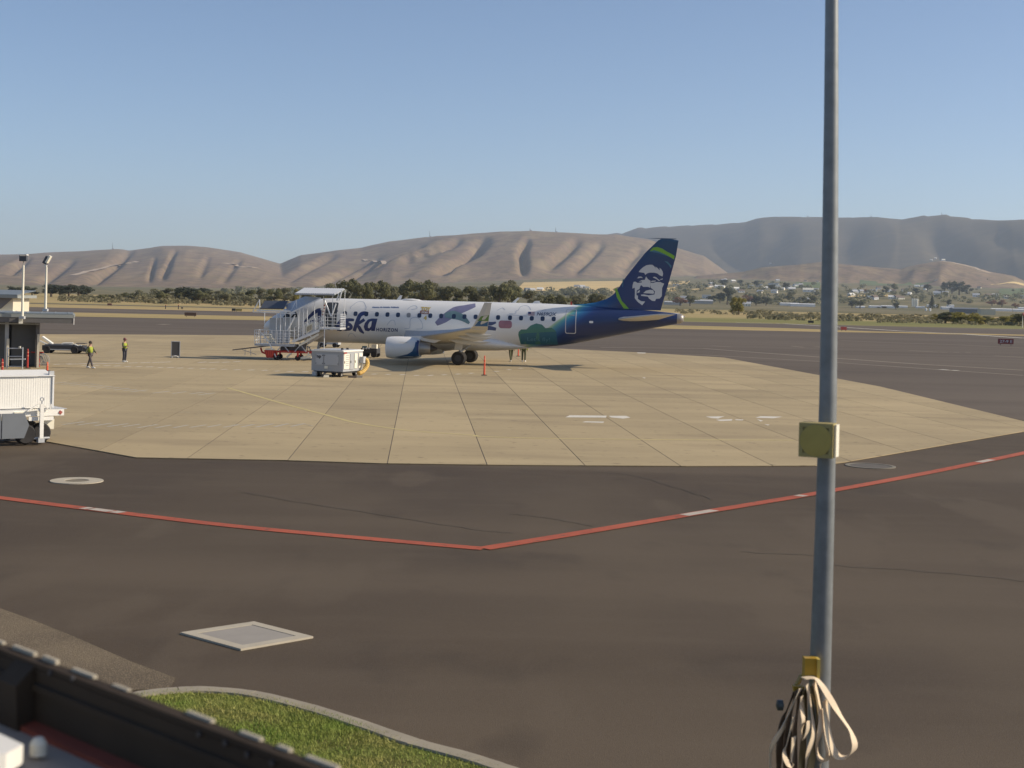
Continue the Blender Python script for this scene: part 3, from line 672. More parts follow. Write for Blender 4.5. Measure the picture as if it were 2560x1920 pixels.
# decals that follow the fuselage side
def decal(polys, name, mat, parent=None, off=0.006, flat=None, label=None):
    """polys: list of outlines [(x,z)...] (or [outline, hole...]) on the port side"""
    mb = MB()
    for pl in polys:
        loops = pl if isinstance(pl[0][0], (tuple, list, Vector)) else [pl]
        loops = [[Vector((p[0], p[1], 0)) for p in lp_] for lp_ in loops]
        vs = [v for lp_ in loops for v in lp_]
        tris = [tuple(range(len(vs)))] if len(loops) == 1 and len(vs) <= 4 else tessellate_polygon(loops)
        mb.add(vs, [tuple(t_) for t_ in tris])
    me = bpy.data.meshes.new(name); me.from_pydata([tuple(v) for v in mb.v], [], mb.f)
    bm = bmesh.new(); bm.from_mesh(me)
    if flat is None:
        zs = [v.co.y for v in bm.verts]; x_ = [v.co.x for v in bm.verts]
        for z in np.arange(min(zs) + 0.10, max(zs), 0.10):
            bmesh.ops.bisect_plane(bm, geom=bm.verts[:] + bm.edges[:] + bm.faces[:], plane_co=(0, z, 0), plane_no=(0, 1, 0))
        for x in np.arange(min(x_) + 0.5, max(x_), 0.5):
            bmesh.ops.bisect_plane(bm, geom=bm.verts[:] + bm.edges[:] + bm.faces[:], plane_co=(x, 0, 0), plane_no=(1, 0, 0))
    for v in bm.verts:
        x, z = v.co.x, v.co.y
        v.co = Vector((x, fy(x, z, off) if flat is None else flat(x, z) - off, z))
    bm.normal_update()
    for f in bm.faces:
        if f.normal.y > 0: f.normal_flip()
    bm.to_mesh(me); bm.free(); me.materials.append(mat)
    o = bpy.data.objects.new(name, me); COL.objects.link(o); o.parent = parent or body
    if label: o['label'] = label
    return o
def stroke(pts, wd, n=4):
    """ribbon outline pieces along a centre line; wd may vary"""
    P = smoothpts([Vector((p[0], p[1], 0)) for p in pts], n); L = []; R = []
    for i, p in enumerate(P):
        d = (P[min(i + 1, len(P) - 1)] - P[max(i - 1, 0)]).normalized(); nn = Vector((-d.y, d.x, 0))
        ww = np.interp(i / (len(P) - 1), np.linspace(0, 1, len(wd)), wd) if isinstance(wd, (list, tuple)) else wd
        L.append(p + nn * ww / 2); R.append(p - nn * ww / 2)
    return [[(a.x, a.y) for a in (L[i], L[i + 1], R[i + 1], R[i])] for i in range(len(P) - 1)]
def Z(org, scl, pts, yl=-1.47): return [AC(org[0] + x * scl, org[1] + y * scl, yl) for x, y in pts]
def rrect(x0, x1, z0, z1, r, n=4):
    out = []
    for (cx_, cz_, a0) in ((x1 - r, z1 - r, 0), (x0 + r, z1 - r, 90), (x0 + r, z0 + r, 180), (x1 - r, z0 + r, 270)):
        for k in range(n + 1):
            a = rad(a0 + 90 * k / n); out.append((cx_ + r * math.cos(a), cz_ + r * math.sin(a)))
    return out
Z1o, Z1s = (580, 680), 600 / 2212; Z3o, Z3s = (900, 740), 360 / 2212; Z4o, Z4s = (1240, 740), 240 / 2212; ZSo, ZSs = (620, 700), 280 / 2020
# cabin windows
wx = [AC(580 + x * Z1s, 787, -1.43)[0] for x in (1040, 1138, 1238, 1335, 1433, 1530, 1628, 1727, 1827, 1928, 2045, 2143)] + [AC(p, 792, -1.43)[0] for p in (1189, 1216, 1245.2, 1275, 1302.5, 1329.5, 1356.6, 1384.2)]
m_cabin2 = M('grey_blind_window', (.22, .235, .25), 0.3, var=0.1)
for i, x in enumerate(wx):
    decal([rrect(x - .15, x + .15, 3.37, 3.71, .11)], 'cabin_window', m_cabin2 if i == 6 else m_cabin, off=0.010)
    if i in (0, 6): pass
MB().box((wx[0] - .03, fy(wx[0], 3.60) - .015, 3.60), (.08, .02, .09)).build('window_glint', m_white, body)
for x in (-10.9, ): pass
# cockpit windows
for a, b in ((-14.15, -13.55), (-13.48, -12.95)):
    decal([[(a, 3.12), (b, 3.12 + .04), (b - .05, 3.62), (a + .28, 3.48)]], 'cockpit_window', m_glass, off=0.010)
# open forward doorway as a dark panel painted for its unlit interior, aft door outline
dx0, dx1 = AC(813, 790, -1.45)[0], AC(842, 790, -1.45)[0]
decal([rrect(dx0, dx1, 2.52, 4.34, .12)], 'doorway', M('painted_doorway_shade', (.045, .055, .070), .7), off=0.012, label='open forward doorway with its interior shade painted dark')
d2a, d2b = AC(1413.5, 800, -1.36)[0], AC(1440.5, 800, -1.30)[0]
decal([[rrect(d2a, d2b, 2.49, 4.30, .12), rrect(d2a + .055, d2b - .055, 2.545, 4.245, .09)]], 'door_outline', m_logo, off=0.010)
decal([rrect(d2a + .30, d2b - .12, 3.83, 3.87, .018)], 'door_handle', m_grey, off=0.012)
decal([rrect(9.05, 9.35, 3.30, 3.46, .07)], 'tail_port', m_white, off=0.012)
# large script lettering
L = []
L += stroke(Z(ZSo, ZSs, [(1010, 770), (1080, 690), (1170, 600), (1260, 545), (1300, 540)]), [.12, .22, .30, .22])
L += stroke(Z(ZSo, ZSs, [(1285, 545), (1290, 640), (1310, 760), (1340, 880)]), [.30, .30, .28, .2])
L += stroke(Z(ZSo, ZSs, [(1120, 740), (1210, 735), (1300, 732)]), [.14, .16, .14])
L += stroke(Z(ZSo, ZSs, [(1610, 550), (1540, 600), (1490, 720), (1450, 850), (1440, 900)]), [.12, .24, .28, .28, .22])
def glyph_a(x0):
    q = lambda pts: Z(Z1o, Z1s, [(x + x0, y) for x, y in pts])
    return [[q([(125, 430), (80, 428), (45, 437), (16, 470), (4, 505), (14, 540), (45, 547), (72, 532), (70, 543), (104, 543), (132, 430)]),
             q([(82, 452), (62, 457), (46, 483), (42, 512), (54, 520), (72, 500)])]]
LET = [L[:0]]
A_ = list(L)
L2 = glyph_a(952); L3 = glyph_a(1210)
L4 = stroke(Z(ZSo, ZSs, [(1915, 722), (1830, 718), (1768, 735), (1775, 775), (1840, 810), (1862, 850), (1820, 885), (1720, 890)]), [.18, .24, .24, .26, .26, .24, .24, .18])
L5 = stroke(Z(Z1o, Z1s, [(1252, 388), (1215, 380), (1180, 398), (1160, 445), (1140, 500), (1122, 545)]), [.30, .30, .30, .30, .28, .24])
L5 += stroke(Z(Z1o, Z1s, [(1222, 438), (1185, 462), (1150, 488)]), [.24, .22, .16])
L5 += stroke(Z(Z1o, Z1s, [(1150, 485), (1172, 512), (1185, 540), (1210, 566)]), [.16, .26, .28, .10])
nA = len(A_) - len(stroke([(0, 0), (1, 0), (2, 0), (3, 0), (4, 0)], .1))
for q_ in (A_[:nA], A_[nA:], L2, L4, L5, L3): decal(q_, 'script_letter', m_navy, off=0.009)
GLYPH = {}
def textdecals(txt, args, name, mat, off):
    textpolys(txt, *args)
    for g in list(GLYPH.values()): decal(g, name, mat, off=off)
def textpolys(txt, size, x0, z0, shear=0.0, width=None, bold=0.0, spacing=1.0):
    cu = bpy.data.curves.new('t', 'FONT'); cu.body = txt; cu.size = size; cu.shear = shear; cu.offset = bold; cu.space_character = spacing; cu.resolution_u = 3
    o = bpy.data.objects.new('t', cu); COL.objects.link(o)
    dg = bpy.context.evaluated_depsgraph_get(); me = bpy.data.meshes.new_from_object(o.evaluated_get(dg))
    vs = [v.co.copy() for v in me.vertices]; fs = [tuple(p.vertices) for p in me.polygons]
    bpy.data.objects.remove(o); bpy.data.curves.remove(cu); bpy.data.meshes.remove(me)
    xm = min(v.x for v in vs); xM = max(v.x for v in vs); k = (width / (xM - xm)) if width else 1.0
    par = list(range(len(vs)))
    def fd(i):
        while par[i] != i: par[i] = par[par[i]]; i = par[i]
        return i
    for f in fs:
        for i in f[1:]: par[fd(i)] = fd(f[0])
    GLYPH.clear()
    for f in fs: GLYPH.setdefault(fd(f[0]), []).append([((vs[i].x - xm) * k + x0, vs[i].y + z0) for i in f])
    return [[((vs[i].x - xm) * k + x0, vs[i].y + z0) for i in f] for f in fs]
hx0, hz0 = AC(900 + 245 * Z3s, 740 + 540 * Z3s, -1.47); hx1 = AC(900 + 578 * Z3s, 828, -1.47)[0]
textdecals('HORIZON', (.36, hx0, hz0, .12, hx1 - hx0, .012, 1.2), 'line_letter', m_navy, 0.009)
rx0, rz0 = AC(1240 + 935 * Z4s, 740 + 445 * Z4s, -1.4); rx1 = AC(1240 + 1390 * Z4s, 785, -1.4)[0]
textdecals('N659QX', (.34, rx0, rz0, .18, rx1 - rx0, .008), 'registration_letter', M('reg_grey_blue', (.09, .11, .17), .5), 0.009)
# flag
f0, f1 = AC(1240 + 735 * Z4s, 784, -1.4)[0], AC(1240 + 885 * Z4s, 784, -1.4)[0]
zf = AC(1300, 740 + 440 * Z4s, -1.4)[1]; hf = (f1 - f0) * .55
for k in range(7): decal([[(f0, zf + hf * k / 7), (f1, zf + hf * k / 7), (f1, zf + hf * (k + .93) / 7), (f0, zf + hf * (k + .93) / 7)]], 'flag_stripe', M('flag_red', (.34, .10, .12), .5) if k % 2 == 0 else m_logo, off=0.009)
decal([[(f0, zf + hf * .45), (f0 + (f1 - f0) * .42, zf + hf * .45), (f0 + (f1 - f0) * .42, zf + hf), (f0, zf + hf)]], 'flag_canton', m_navy, off=0.013)
# small title line too faint to read: word-shaped dashes
tl = []
for a, b in ((190, 295), (308, 340), (352, 460), (474, 590)):
    p0, z0 = AC(900 + a * Z3s, 740 + 182 * Z3s, -1.2); p1, _ = AC(900 + b * Z3s, 770, -1.2); k = p0
    while k < p1: w_ = rnd.uniform(.06, .10); tl.append([(k, z0), (k + w_ * .75, z0), (k + w_ * .75, z0 + rnd.uniform(.07, .11)), (k, z0 + rnd.uniform(.07, .11))]); k += w_
tag(decal(tl, 'title_line', M('title_blue', (.10, .15, .30), .5), off=0.009), kind='stuff')
# film title block
tx0, tz0 = AC(900 + 935 * Z3s, 740 + 218 * Z3s, -1.2); tx1 = AC(900 + 1085 * Z3s, 775, -1.2)[0]
decal([rrect(tx0 - .03, tx1 - .10, tz0 - .28, tz0 - .02, .03)], 'title_block', M('block_brown', (.22, .10, .07), .5), off=0.009)
decal(textpolys('TOY', .34, tx0, tz0, 0, tx1 - tx0, .02), 'title_block', M('block_gold', (.50, .38, .10), .5), off=0.012)
decal(textpolys('STORY', .18, tx0 + .08, tz0 - .22, 0, (tx1 - tx0) * .68, .008), 'title_block', m_logo, off=0.014)
decal(textpolys('4', .42, tx0 + .28, tz0 - .70, 0, .24, .02), 'title_block', M('block_gold', (.50, .38, .10)), off=0.009)
# cloud outlines
m_cloud = M('cloud_line', (.40, .45, .53), .5)
for pts in ([(1090, 340), (1085, 325), (1110, 300), (1140, 275), (1190, 275), (1215, 300), (1232, 330), (1225, 350)], [(1430, 490), (1445, 470), (1470, 445), (1500, 450), (1508, 490)], [(1610, 345), (1640, 318), (1680, 310), (1700, 335), (1650, 345)],
            [(1590, 520), (1640, 515), (1645, 440), (1680, 418), (1720, 425), (1755, 470), (1755, 520), (1700, 525)], [(1060, 600), (1080, 570), (1110, 570), (1130, 600)]):
    decal(stroke(Z(Z1o, Z1s, pts, -1.40), .035, 3), 'cloud_outline', m_cloud, off=0.008)
for pts in ([(20, 330), (90, 290), (140, 275), (190, 320)], [(300, 410), (440, 405), (455, 340), (500, 330), (540, 250), (640, 220), (730, 245), (790, 320)], [(1040, 350), (1090, 320), (1140, 325)], [(250, 440), (420, 440), (700, 462)]):
    decal(stroke(Z(Z4o, Z4s, pts, -1.40), .035, 3), 'cloud_outline', m_cloud, off=0.008)
# coloured ribbons and panels standing in for the painted artwork
decal(stroke(Z(Z3o, Z3s, [(1170, 430), (1290, 350), (1450, 240), (1600, 190), (1750, 140)]), [.30, .62, .72, .5, .28]), 'artwork_ribbon', M('artwork_violet', (.19, .19, .30), .5, var=.4, scale=1.5), off=0.007)
decal(stroke(Z(Z3o, Z3s, [(1300, 300), (1420, 290), (1560, 330), (1680, 420)]), [.30, .62, .5, .16]), 'artwork_ribbon', M('artwork_green', (.13, .22, .24), .5, var=.4, scale=1.5), off=0.0085)
cx0, cz0 = AC(1240 + 60 * Z4s, 740 + 740 * Z4s, -1.48); cx1, cz1 = AC(1240 + 370 * Z4s, 740 + 570 * Z4s, -1.48)
decal([rrect(cx0, cx1, cz0, cz1, .2)], 'artwork_panel', M('artwork_red', (.34, .16, .20), .5, var=.35, scale=2), off=0.007)
decal(stroke(Z(Z3o, Z3s, [(1870, 530), (1960, 490), (2090, 510)]), [.05, .34, .22]) + stroke(Z(Z3o, Z3s, [(1950, 420), (2020, 425), (2090, 405)]), [.30, .26, .12]), 'artwork_ribbon', M('artwork_navy', (.05, .075, .17), .5), off=0.007)
gp = Z(Z4o, Z4s, [(545, 1120), (510, 900), (520, 830), (580, 770), (700, 770), (800, 680), (930, 630), (1060, 660), (1140, 740), (1280, 730), (1370, 800), (1390, 960), (1400, 1130)], -1.47)
decal([gp], 'artwork_panel', M('artwork_teal_green', (.065, .20, .16), .5, var=.2, scale=.7), off=0.007)
gp2 = Z(Z4o, Z4s, [(560, 1120), (555, 880), (700, 855), (1000, 840), (1385, 820), (1392, 960), (1400, 1130)], -1.47)
decal([gp2], 'artwork_panel', M('artwork_blue_green', (.035, .135, .195), .5, var=.15, scale=.7), off=0.0085)
lx0, lz0 = AC(1240 + 710 * Z4s, 740 + 1035 * Z4s, -1.4); lx1 = AC(1240 + 1235 * Z4s, 850, -1.4)[0]
textdecals("Let's fly!", (.40, lx0, lz0, .05, lx1 - lx0, .0), 'panel_letter', M('pale_blue_letter', (.10, .24, .32), .5), 0.0105)

# wings
def airfoil(le, te, z_le, z_te, th, y, n=9):
    le, te = Vector((le, y, z_le)), Vector((te, y, z_te)); ch = te - le; up = Vector((0, 0, 1)); top = []; bot = []
    for k in range(n):
        t = 0.5 - 0.5 * math.cos(math.pi * k / (n - 1)); yt = 5 * th * (0.2969 * math.sqrt(t) - 0.126 * t - 0.3516 * t * t + 0.2843 * t ** 3 - 0.1015 * t ** 4) * ch.length
        top.append(le + ch * t + up * yt * 1.1); bot.append(le + ch * t - up * yt * 0.9)
    return top + bot[-2:0:-1]
m_wing = M('wing_grey_white', (.56, .55, .52), .45, var=.05, scale=.8)
def wing(side):
    secs = [(-4.9, 1.5, 1.72, 1.66, .13, 0.9), (-4.7, 1.3, 1.84, 1.78, .13, 1.6), (-2.45, 1.60, 2.14, 2.08, .115, 5.0), (.25, 2.65, 2.56, 2.52, .105, 9.5), (2.20, 3.40, 2.92, 2.90, .10, 12.9)]
    mb = MB(); mb.loft([airfoil(a, b, c_, d, e, side * y) for a, b, c_, d, e, y in secs])
    wo = mb.build('wing', m_wing, air, smooth=True, label='port wing reaching towards the viewer' if side < 0 else None)
    # winglet
    mb = MB(); rs = []
    for t_, (a, b, z, y) in ((0, (2.22, 3.40, 2.91, 12.88)), (.3, (2.42, 3.44, 3.05, 13.22)), (.6, (2.72, 3.54, 3.55, 13.44)), (1, (3.26, 3.74, 4.66, 13.74))):
        rs.append([(a, side * (y - .03), z), ((a + b) / 2, side * (y - .055), z), (b, side * y, z), ((a + b) / 2, side * (y + .03), z)])
    mb.loft(rs); wl = mb.build('winglet', m_wing, wo, smooth=False)
    if side < 0:
        for (za, zb, mt) in ((3.10, 3.45, M('winglet_blue', (.03, .12, .26), .4)), (3.45, 3.75, M('winglet_green', (.12, .24, .07), .4))):
            def ex(z): return np.interp(z, (3.05, 3.55, 4.66), (2.42, 2.72, 3.26)), np.interp(z, (3.05, 3.55, 4.66), (3.44, 3.54, 3.74)), np.interp(z, (3.05, 3.55, 4.66), (13.22, 13.44, 13.74))
            a0, b0, y0 = ex(za); a1, b1, y1 = ex(zb)
            MB().poly([(a0 + .12, -(y0 + .045), za), (b0 - .02, -(y0 + .035), za), (b1 - .02, -(y1 + .035), zb + .10), (a1 + .22, -(y1 + .045), zb)]).build('winglet_band', mt, wo)
    # flap track fairings
    for y, x0, x1, z0 in ((5.6, -.5, 2.5, 1.90), (8.3, .6, 2.95, 2.26), (10.6, 1.5, 3.35, 2.52)):
        fr_ = []
        for t_, r in ((0, .02), (.15, .13), (.45, .19), (.75, .13), (1, .015)):
            x = x0 + (x1 - x0) * t_; zc = z0 - .10 * math.sin(math.pi * t_) - .06 * t_
            fr_.append([(x, side * y + r * .6 * math.cos(2 * math.pi * k / 10), zc + r * math.sin(2 * math.pi * k / 10)) for k in range(10)])
        MB().loft(fr_).build('flap_fairing', m_wing, wo, smooth=True)
    # slat line: bright bare-metal leading edge strip
    mb = MB(); rr2 = []
    for a, b, c_, d, e, y in secs[1:]:
        p = Vector((a, side * y, c_)); rr2.append([p + Vector((.16, 0, .105 * (b - a) * e / .13 * .9)), p + Vector((.02, 0, .05)), p + Vector((-.02, 0, 0)), p + Vector((.03, 0, -.06))])
    mb.loft(rr2, closed=False, caps=False); mb.build('slat', m_alu_dull, wo, smooth=True)
    # engine
    y = side * 4.45; ez = 1.22
    na = MB().lathe([(-5.22, .66), (-5.25, .70), (-5.22, .745), (-4.9, .795), (-4.4, .815), (-3.6, .80), (-3.0, .72), (-2.78, .66), (-2.80, .60), (-3.4, .62)], n=32, axis='X', o=(0, y, ez), caps=False).build('engine', m_white, air, smooth=True, label='white engine nacelle with blue sweep under the port wing' if side < 0 else None)
    MB().lathe([(-5.13, .655), (-4.7, .60), (-4.5, .60)], n=32, axis='X', o=(0, y, ez), caps=False).build('intake_duct', m_alu_dull, na, smooth=True)
    MB().lathe([(-5.14, .662), (-5.205, .70), (-5.14, .75)], n=32, axis='X', o=(0, y, ez), caps=False).build('intake_lip', m_alu, na, smooth=True)
    fan = MB()
    for k in range(22):
        a = 2 * math.pi * k / 22; a2 = a + .20
        fan.add([(-4.62, y + .14 * math.cos(a), ez + .14 * math.sin(a)), (-4.55, y + .14 * math.cos(a2), ez + .14 * math.sin(a2)), (-4.50, y + .59 * math.cos(a2 + .1), ez + .59 * math.sin(a2 + .1)), (-4.60, y + .59 * math.cos(a + .1), ez + .59 * math.sin(a + .1))], [(0, 1, 2, 3)])
    fan.build('fan', m_dark, na); MB().lathe([(-4.95, .01), (-4.8, .10), (-4.55, .17)], n=16, axis='X', o=(0, y, ez)).build('spinner', m_dark, na, smooth=True)
    MB().lathe([(-3.3, .52), (-2.8, .50), (-2.1, .41), (-2.02, .385), (-2.05, .34)], n=28, axis='X', o=(0, y, ez), caps=False).build('core_nozzle', M('nozzle_metal', (.40, .38, .35), .4, .6), na, smooth=True)
    MB().lathe([(-2.6, .33), (-2.0, .26), (-1.58, .06)], n=20, axis='X', o=(0, y, ez)).build('exhaust_plug', m_dark, na, smooth=True)
    MB().lathe([(-3.35, .60), (-2.84, .645)], n=28, axis='X', o=(0, y, ez), caps=False).build('bypass_duct', m_dark, na)
    if side < 0:
        def on_nac(x, z):
            r = np.interp(x, (-5.16, -4.9, -4.4, -3.6, -3.0, -2.78), (.745, .795, .815, .80, .72, .66)); q = z - ez
            return y - math.sqrt(max(0.0, r * r - q * q))
        for pl, mt in (([(-3.05, 1.80), (-2.80, 1.75), (-2.80, .78), (-3.0, .72), (-3.5, .74), (-4.05, .80), (-3.6, .90), (-3.25, 1.12), (-3.08, 1.45)], M('nacelle_blue', (.020, .085, .20), .4)),
                       ([(-4.55, .66), (-4.05, .78), (-3.5, .70), (-3.0, .69), (-2.9, .82), (-3.5, .62), (-4.2, .575)], M('nacelle_grey_blue', (.12, .16, .22), .4)),
                       ([(-2.98, 1.92), (-2.80, 1.90), (-2.80, 1.0), (-2.92, .95)], m_navy),
                       ([(-4.25, 1.78), (-3.65, 1.80), (-3.60, 1.72), (-3.66, 1.74), (-4.2, 1.74)], m_logo)):
            pl = [(p[0], p[1] - .12) for p in pl]
            nseg = MB(); loops = [[Vector((p[0], p[1], 0)) for p in pl]]; tr = tessellate_polygon(loops); me2 = bpy.data.meshes.new('nacelle_band'); me2.from_pydata([tuple(v) for v in loops[0]], [], [tuple(q_) for q_ in tr])
            bm = bmesh.new(); bm.from_mesh(me2)
            for z in np.arange(.55, 2.0, .07): bmesh.ops.bisect_plane(bm, geom=bm.verts[:] + bm.edges[:] + bm.faces[:], plane_co=(0, z, 0), plane_no=(0, 1, 0))
            for x in np.arange(-4.5, -2.8, .2): bmesh.ops.bisect_plane(bm, geom=bm.verts[:] + bm.edges[:] + bm.faces[:], plane_co=(x, 0, 0), plane_no=(1, 0, 0))
            dd = .012 + .004 * len([c_ for c_ in na.children])
            for v in bm.verts: v.co = Vector((v.co.x, on_nac(v.co.x, v.co.y) - dd, v.co.y))
            bm.to_mesh(me2); bm.free(); me2.materials.append(mt); ob = bpy.data.objects.new('nacelle_band', me2); COL.objects.link(ob); ob.parent = na
    MB().prism([(-4.5, y - .09, 1.92), (-3.9, y - .09, 2.04), (-2.2, y - .09, 2.16), (-.9, y - .09, 2.00), (-1.8, y - .09, 1.62), (-3.2, y - .09, 1.86)], (0, .18, 0)).build('pylon', m_white, air)
    # main gear
    mg = MB(); mg.tube((-.30, side * 2.6, .52), (-.10, side * 2.55, 1.95), .085, .11, 10); mg.tube((-.30, side * 2.38, .52), (-.30, side * 2.82, .52), .06, n=8); mg.tube((-.28, side * 2.6, .9), (.75, side * 1.9, 1.7), .05, n=8)
    gear = mg.build('main_gear', m_alu_dull, air)
    MB().prism([(-.62, side * 2.92, 1.15), (-.05, side * 2.92, 1.10), (.10, side * 2.92, 1.75), (-.45, side * 2.92, 1.85)], (0, side * .03, 0)).build('gear_door', m_wing, gear)
    for yy in (2.33, 2.87):
        MB().lathe([(-.15, .26), (-.16, .44), (-.10, .51), (.10, .51), (.16, .44), (.15, .26)], n=28, axis='Y', o=(-.30, side * yy, .51)).build('tyre', m_black, gear, smooth=True)
        MB().lathe([(-.152, .25), (-.10, .22), (-.10, .08), (-.13, .05)], n=20, axis='Y', o=(-.30, side * yy, .51)).build('wheel_hub', m_dark, gear, smooth=True)
    # tailplane
    tl_ = [(10.85, 14.1, 3.62, 3.68, .11, .55), (11.35, 14.25, 3.68, 3.73, .10, 1.3), (14.15, 15.45, 4.08, 4.12, .09, 5.0)]
    MB().loft([airfoil(a, b, c_, d, e, side * y_) for a, b, c_, d, e, y_ in tl_]).build('tailplane', m_wing, air, smooth=True)
wing(-1); wing(1)
# nose gear
ng = MB(); ng.tube((-11.7, 0, .38), (-11.5, 0, 1.6), .07, .09, 10); ng.tube((-11.7, -.24, .36), (-11.7, .24, .36), .05, n=8); ng.tube((-11.6, 0, .8), (-10.7, 0, 1.5), .04, n=8)
ngo = ng.build('nose_gear', m_alu_dull, air)
for yy in (-.2, .2): MB().lathe([(-.09, .2), (-.10, .3), (-.06, .36), (.06, .36), (.10, .3), (.09, .2)], n=22, axis='Y', o=(-11.7, yy, .36)).build('tyre', m_black, ngo, smooth=True)
# fin
finp = [AC(*p, 0) for p in ((1400, 763), (1447, 762), (1485, 757), (1515, 748), (1532, 738), (1545, 722), (1562, 696), (1588, 663), (1613, 632), (1648, 598.5), (1655, 596.5), (1697, 598), (1690, 640), (1672, 706), (1653, 770), (1650, 790))]
finp += [(13.8, 4.05), (9.0, 4.30), (7.2, 4.45)]
zl = sorted(set([round(v, 2) for v in np.arange(4.3, 9.62, .15)] + [9.61]))
def fin_span(z):
    xs_ = []
    for i in range(len(finp)):
        (x0, z0), (x1, z1) = finp[i], finp[(i + 1) % len(finp)]
        if (z0 - z) * (z1 - z) <= 0 and z0 != z1: xs_.append(x0 + (x1 - x0) * (z - z0) / (z1 - z0))
    return (min(xs_), max(xs_)) if xs_ else None
ztop = max(p[1] for p in finp); rings = []
for z in list(np.arange(4.35, ztop - .02, .12)) + [ztop - .012]:
    sp_ = fin_span(z)
    if not sp_: continue
    a, b = sp_; th = np.interp(z, (4.4, 9.6), (.16, .075)); rr2 = []
    top = []; bot = []
    for k in range(8):
        t_ = k / 7; yt = th * (2.2 * math.sqrt(t_) * (1 - t_) ** .7 if t_ > 0 else 0) + .004; top.append((a + (b - a) * t_, -yt, z)); bot.append((a + (b - a) * t_, yt, z))
    rings.append(top + bot[::-1])
fin = MB().loft(rings).build('tail_fin', m_finp, air, smooth=True)
MB().prism([(p[0], -.02, p[1]) for p in ((13.0, ztop - .012), (15.22, ztop - .02), (15.2, ztop + .02), (13.9, ztop + .035), (13.4, ztop + .01))], (0, .04, 0)).build('fin_cap', m_finp, air)
def on_fin(x, z):
    sp_ = fin_span(min(max(z, 4.4), ztop - .05)) or (8, 15); t_ = min(max((x - sp_[0]) / (sp_[1] - sp_[0]), 0), 1); th = np.interp(z, (4.4, 9.6), (.16, .075))
    return -(th * (2.2 * math.sqrt(t_) * (1 - t_) ** .7) + .004)
Z5o, Z5s = (1500, 580), 240 / 1422
def findecal(polys, name, mat, off):
    mb = MB()
    for pl in polys:
        lp_ = [Vector((x, z, 0)) for x, z in Z(Z5o, Z5s, pl, -.12)]; mb.add(lp_, [tuple(t_) for t_ in tessellate_polygon([lp_])])
    me = bpy.data.meshes.new(name); me.from_pydata([tuple(v) for v in mb.v], [], mb.f); bm = bmesh.new(); bm.from_mesh(me)
    xs_ = [v.co.x for v in bm.verts]; zs = [v.co.y for v in bm.verts]
    for z in np.arange(min(zs) + .12, max(zs), .12): bmesh.ops.bisect_plane(bm, geom=bm.verts[:] + bm.edges[:] + bm.faces[:], plane_co=(0, z, 0), plane_no=(0, 1, 0))
    for x in np.arange(min(xs_) + .15, max(xs_), .15): bmesh.ops.bisect_plane(bm, geom=bm.verts[:] + bm.edges[:] + bm.faces[:], plane_co=(x, 0, 0), plane_no=(1, 0, 0))
    for v in bm.verts: v.co = Vector((v.co.x, on_fin(v.co.x, v.co.y) - off, v.co.y))
    bm.to_mesh(me); bm.free(); me.materials.append(mat); o = bpy.data.objects.new(name, me); COL.objects.link(o); o.parent = fin; return o
face = [[(572, 592), (600, 555), (640, 520), (690, 492), (740, 484), (778, 487), (800, 505), (826, 540), (818, 512), (850, 532), (886, 570), (880, 530), (905, 548), (925, 580), (935, 620), (925, 658), (885, 642), (850, 614), (800, 602), (740, 602), (700, 612), (672, 635), (655, 606), (600, 598)],
        [(550, 687), (570, 662), (610, 660), (636, 682), (600, 678), (570, 684)], [(780, 672), (805, 662), (835, 672), (860, 700), (895, 718), (870, 724), (832, 694), (805, 682)], [(888, 700), (930, 688), (930, 701), (900, 708)],
        [(682, 658), (712, 700), (748, 722), (748, 745), (746, 790), (742, 826), (712, 812), (640, 813), (612, 788), (600, 796), (585, 845), (545, 866), (540, 935), (563, 945), (560, 990), (610, 1025), (668, 1030), (625, 1086), (560, 1036), (515, 980), (518, 900), (515, 825), (480, 838), (482, 790), (497, 740), (520, 734), (558, 755), (622, 746), (618, 732), (575, 735), (620, 712), (664, 708)],
        [(750, 752), (790, 754), (835, 740), (900, 742), (912, 752), (950, 765), (920, 830), (915, 950), (885, 985), (830, 990), (815, 1023), (770, 1018), (725, 985), (710, 957), (610, 946), (607, 928), (650, 925), (720, 938), (806, 926), (814, 880), (790, 855), (752, 826), (747, 790)],
        [(640, 905), (680, 870), (740, 855), (788, 862), (803, 898), (790, 915), (720, 910)], [(552, 892), (565, 872), (592, 860), (586, 892), (560, 906)], [(750, 735), (770, 722), (828, 719), (820, 734), (770, 740)]]
for q_ in face: findecal([q_], 'emblem_piece', m_logo, .008)
for q_ in ([[(735, 288), (765, 250), (790, 228), (850, 222), (920, 245), (1000, 295), (1060, 325), (1106, 355), (1094, 405), (1040, 372), (960, 328), (880, 292), (800, 268)], [(218, 840), (245, 835), (270, 890), (292, 945), (322, 1020), (380, 1080), (445, 1155), (365, 1150), (310, 1070), (250, 970)]]): findecal([q_], 'green_band', m_lime, .008)
for q_ in ([[(740, 290), (800, 268), (880, 292), (960, 330), (1035, 372), (960, 345), (860, 310), (800, 300)], [(950, 428), (1000, 438), (1060, 500), (1050, 540), (1020, 490), (980, 450)], [(338, 690), (350, 700), (338, 825), (328, 800), (330, 740)]]): findecal([q_], 'teal_band', M('fin_teal_band', (.06, .17, .24), .4), .010)
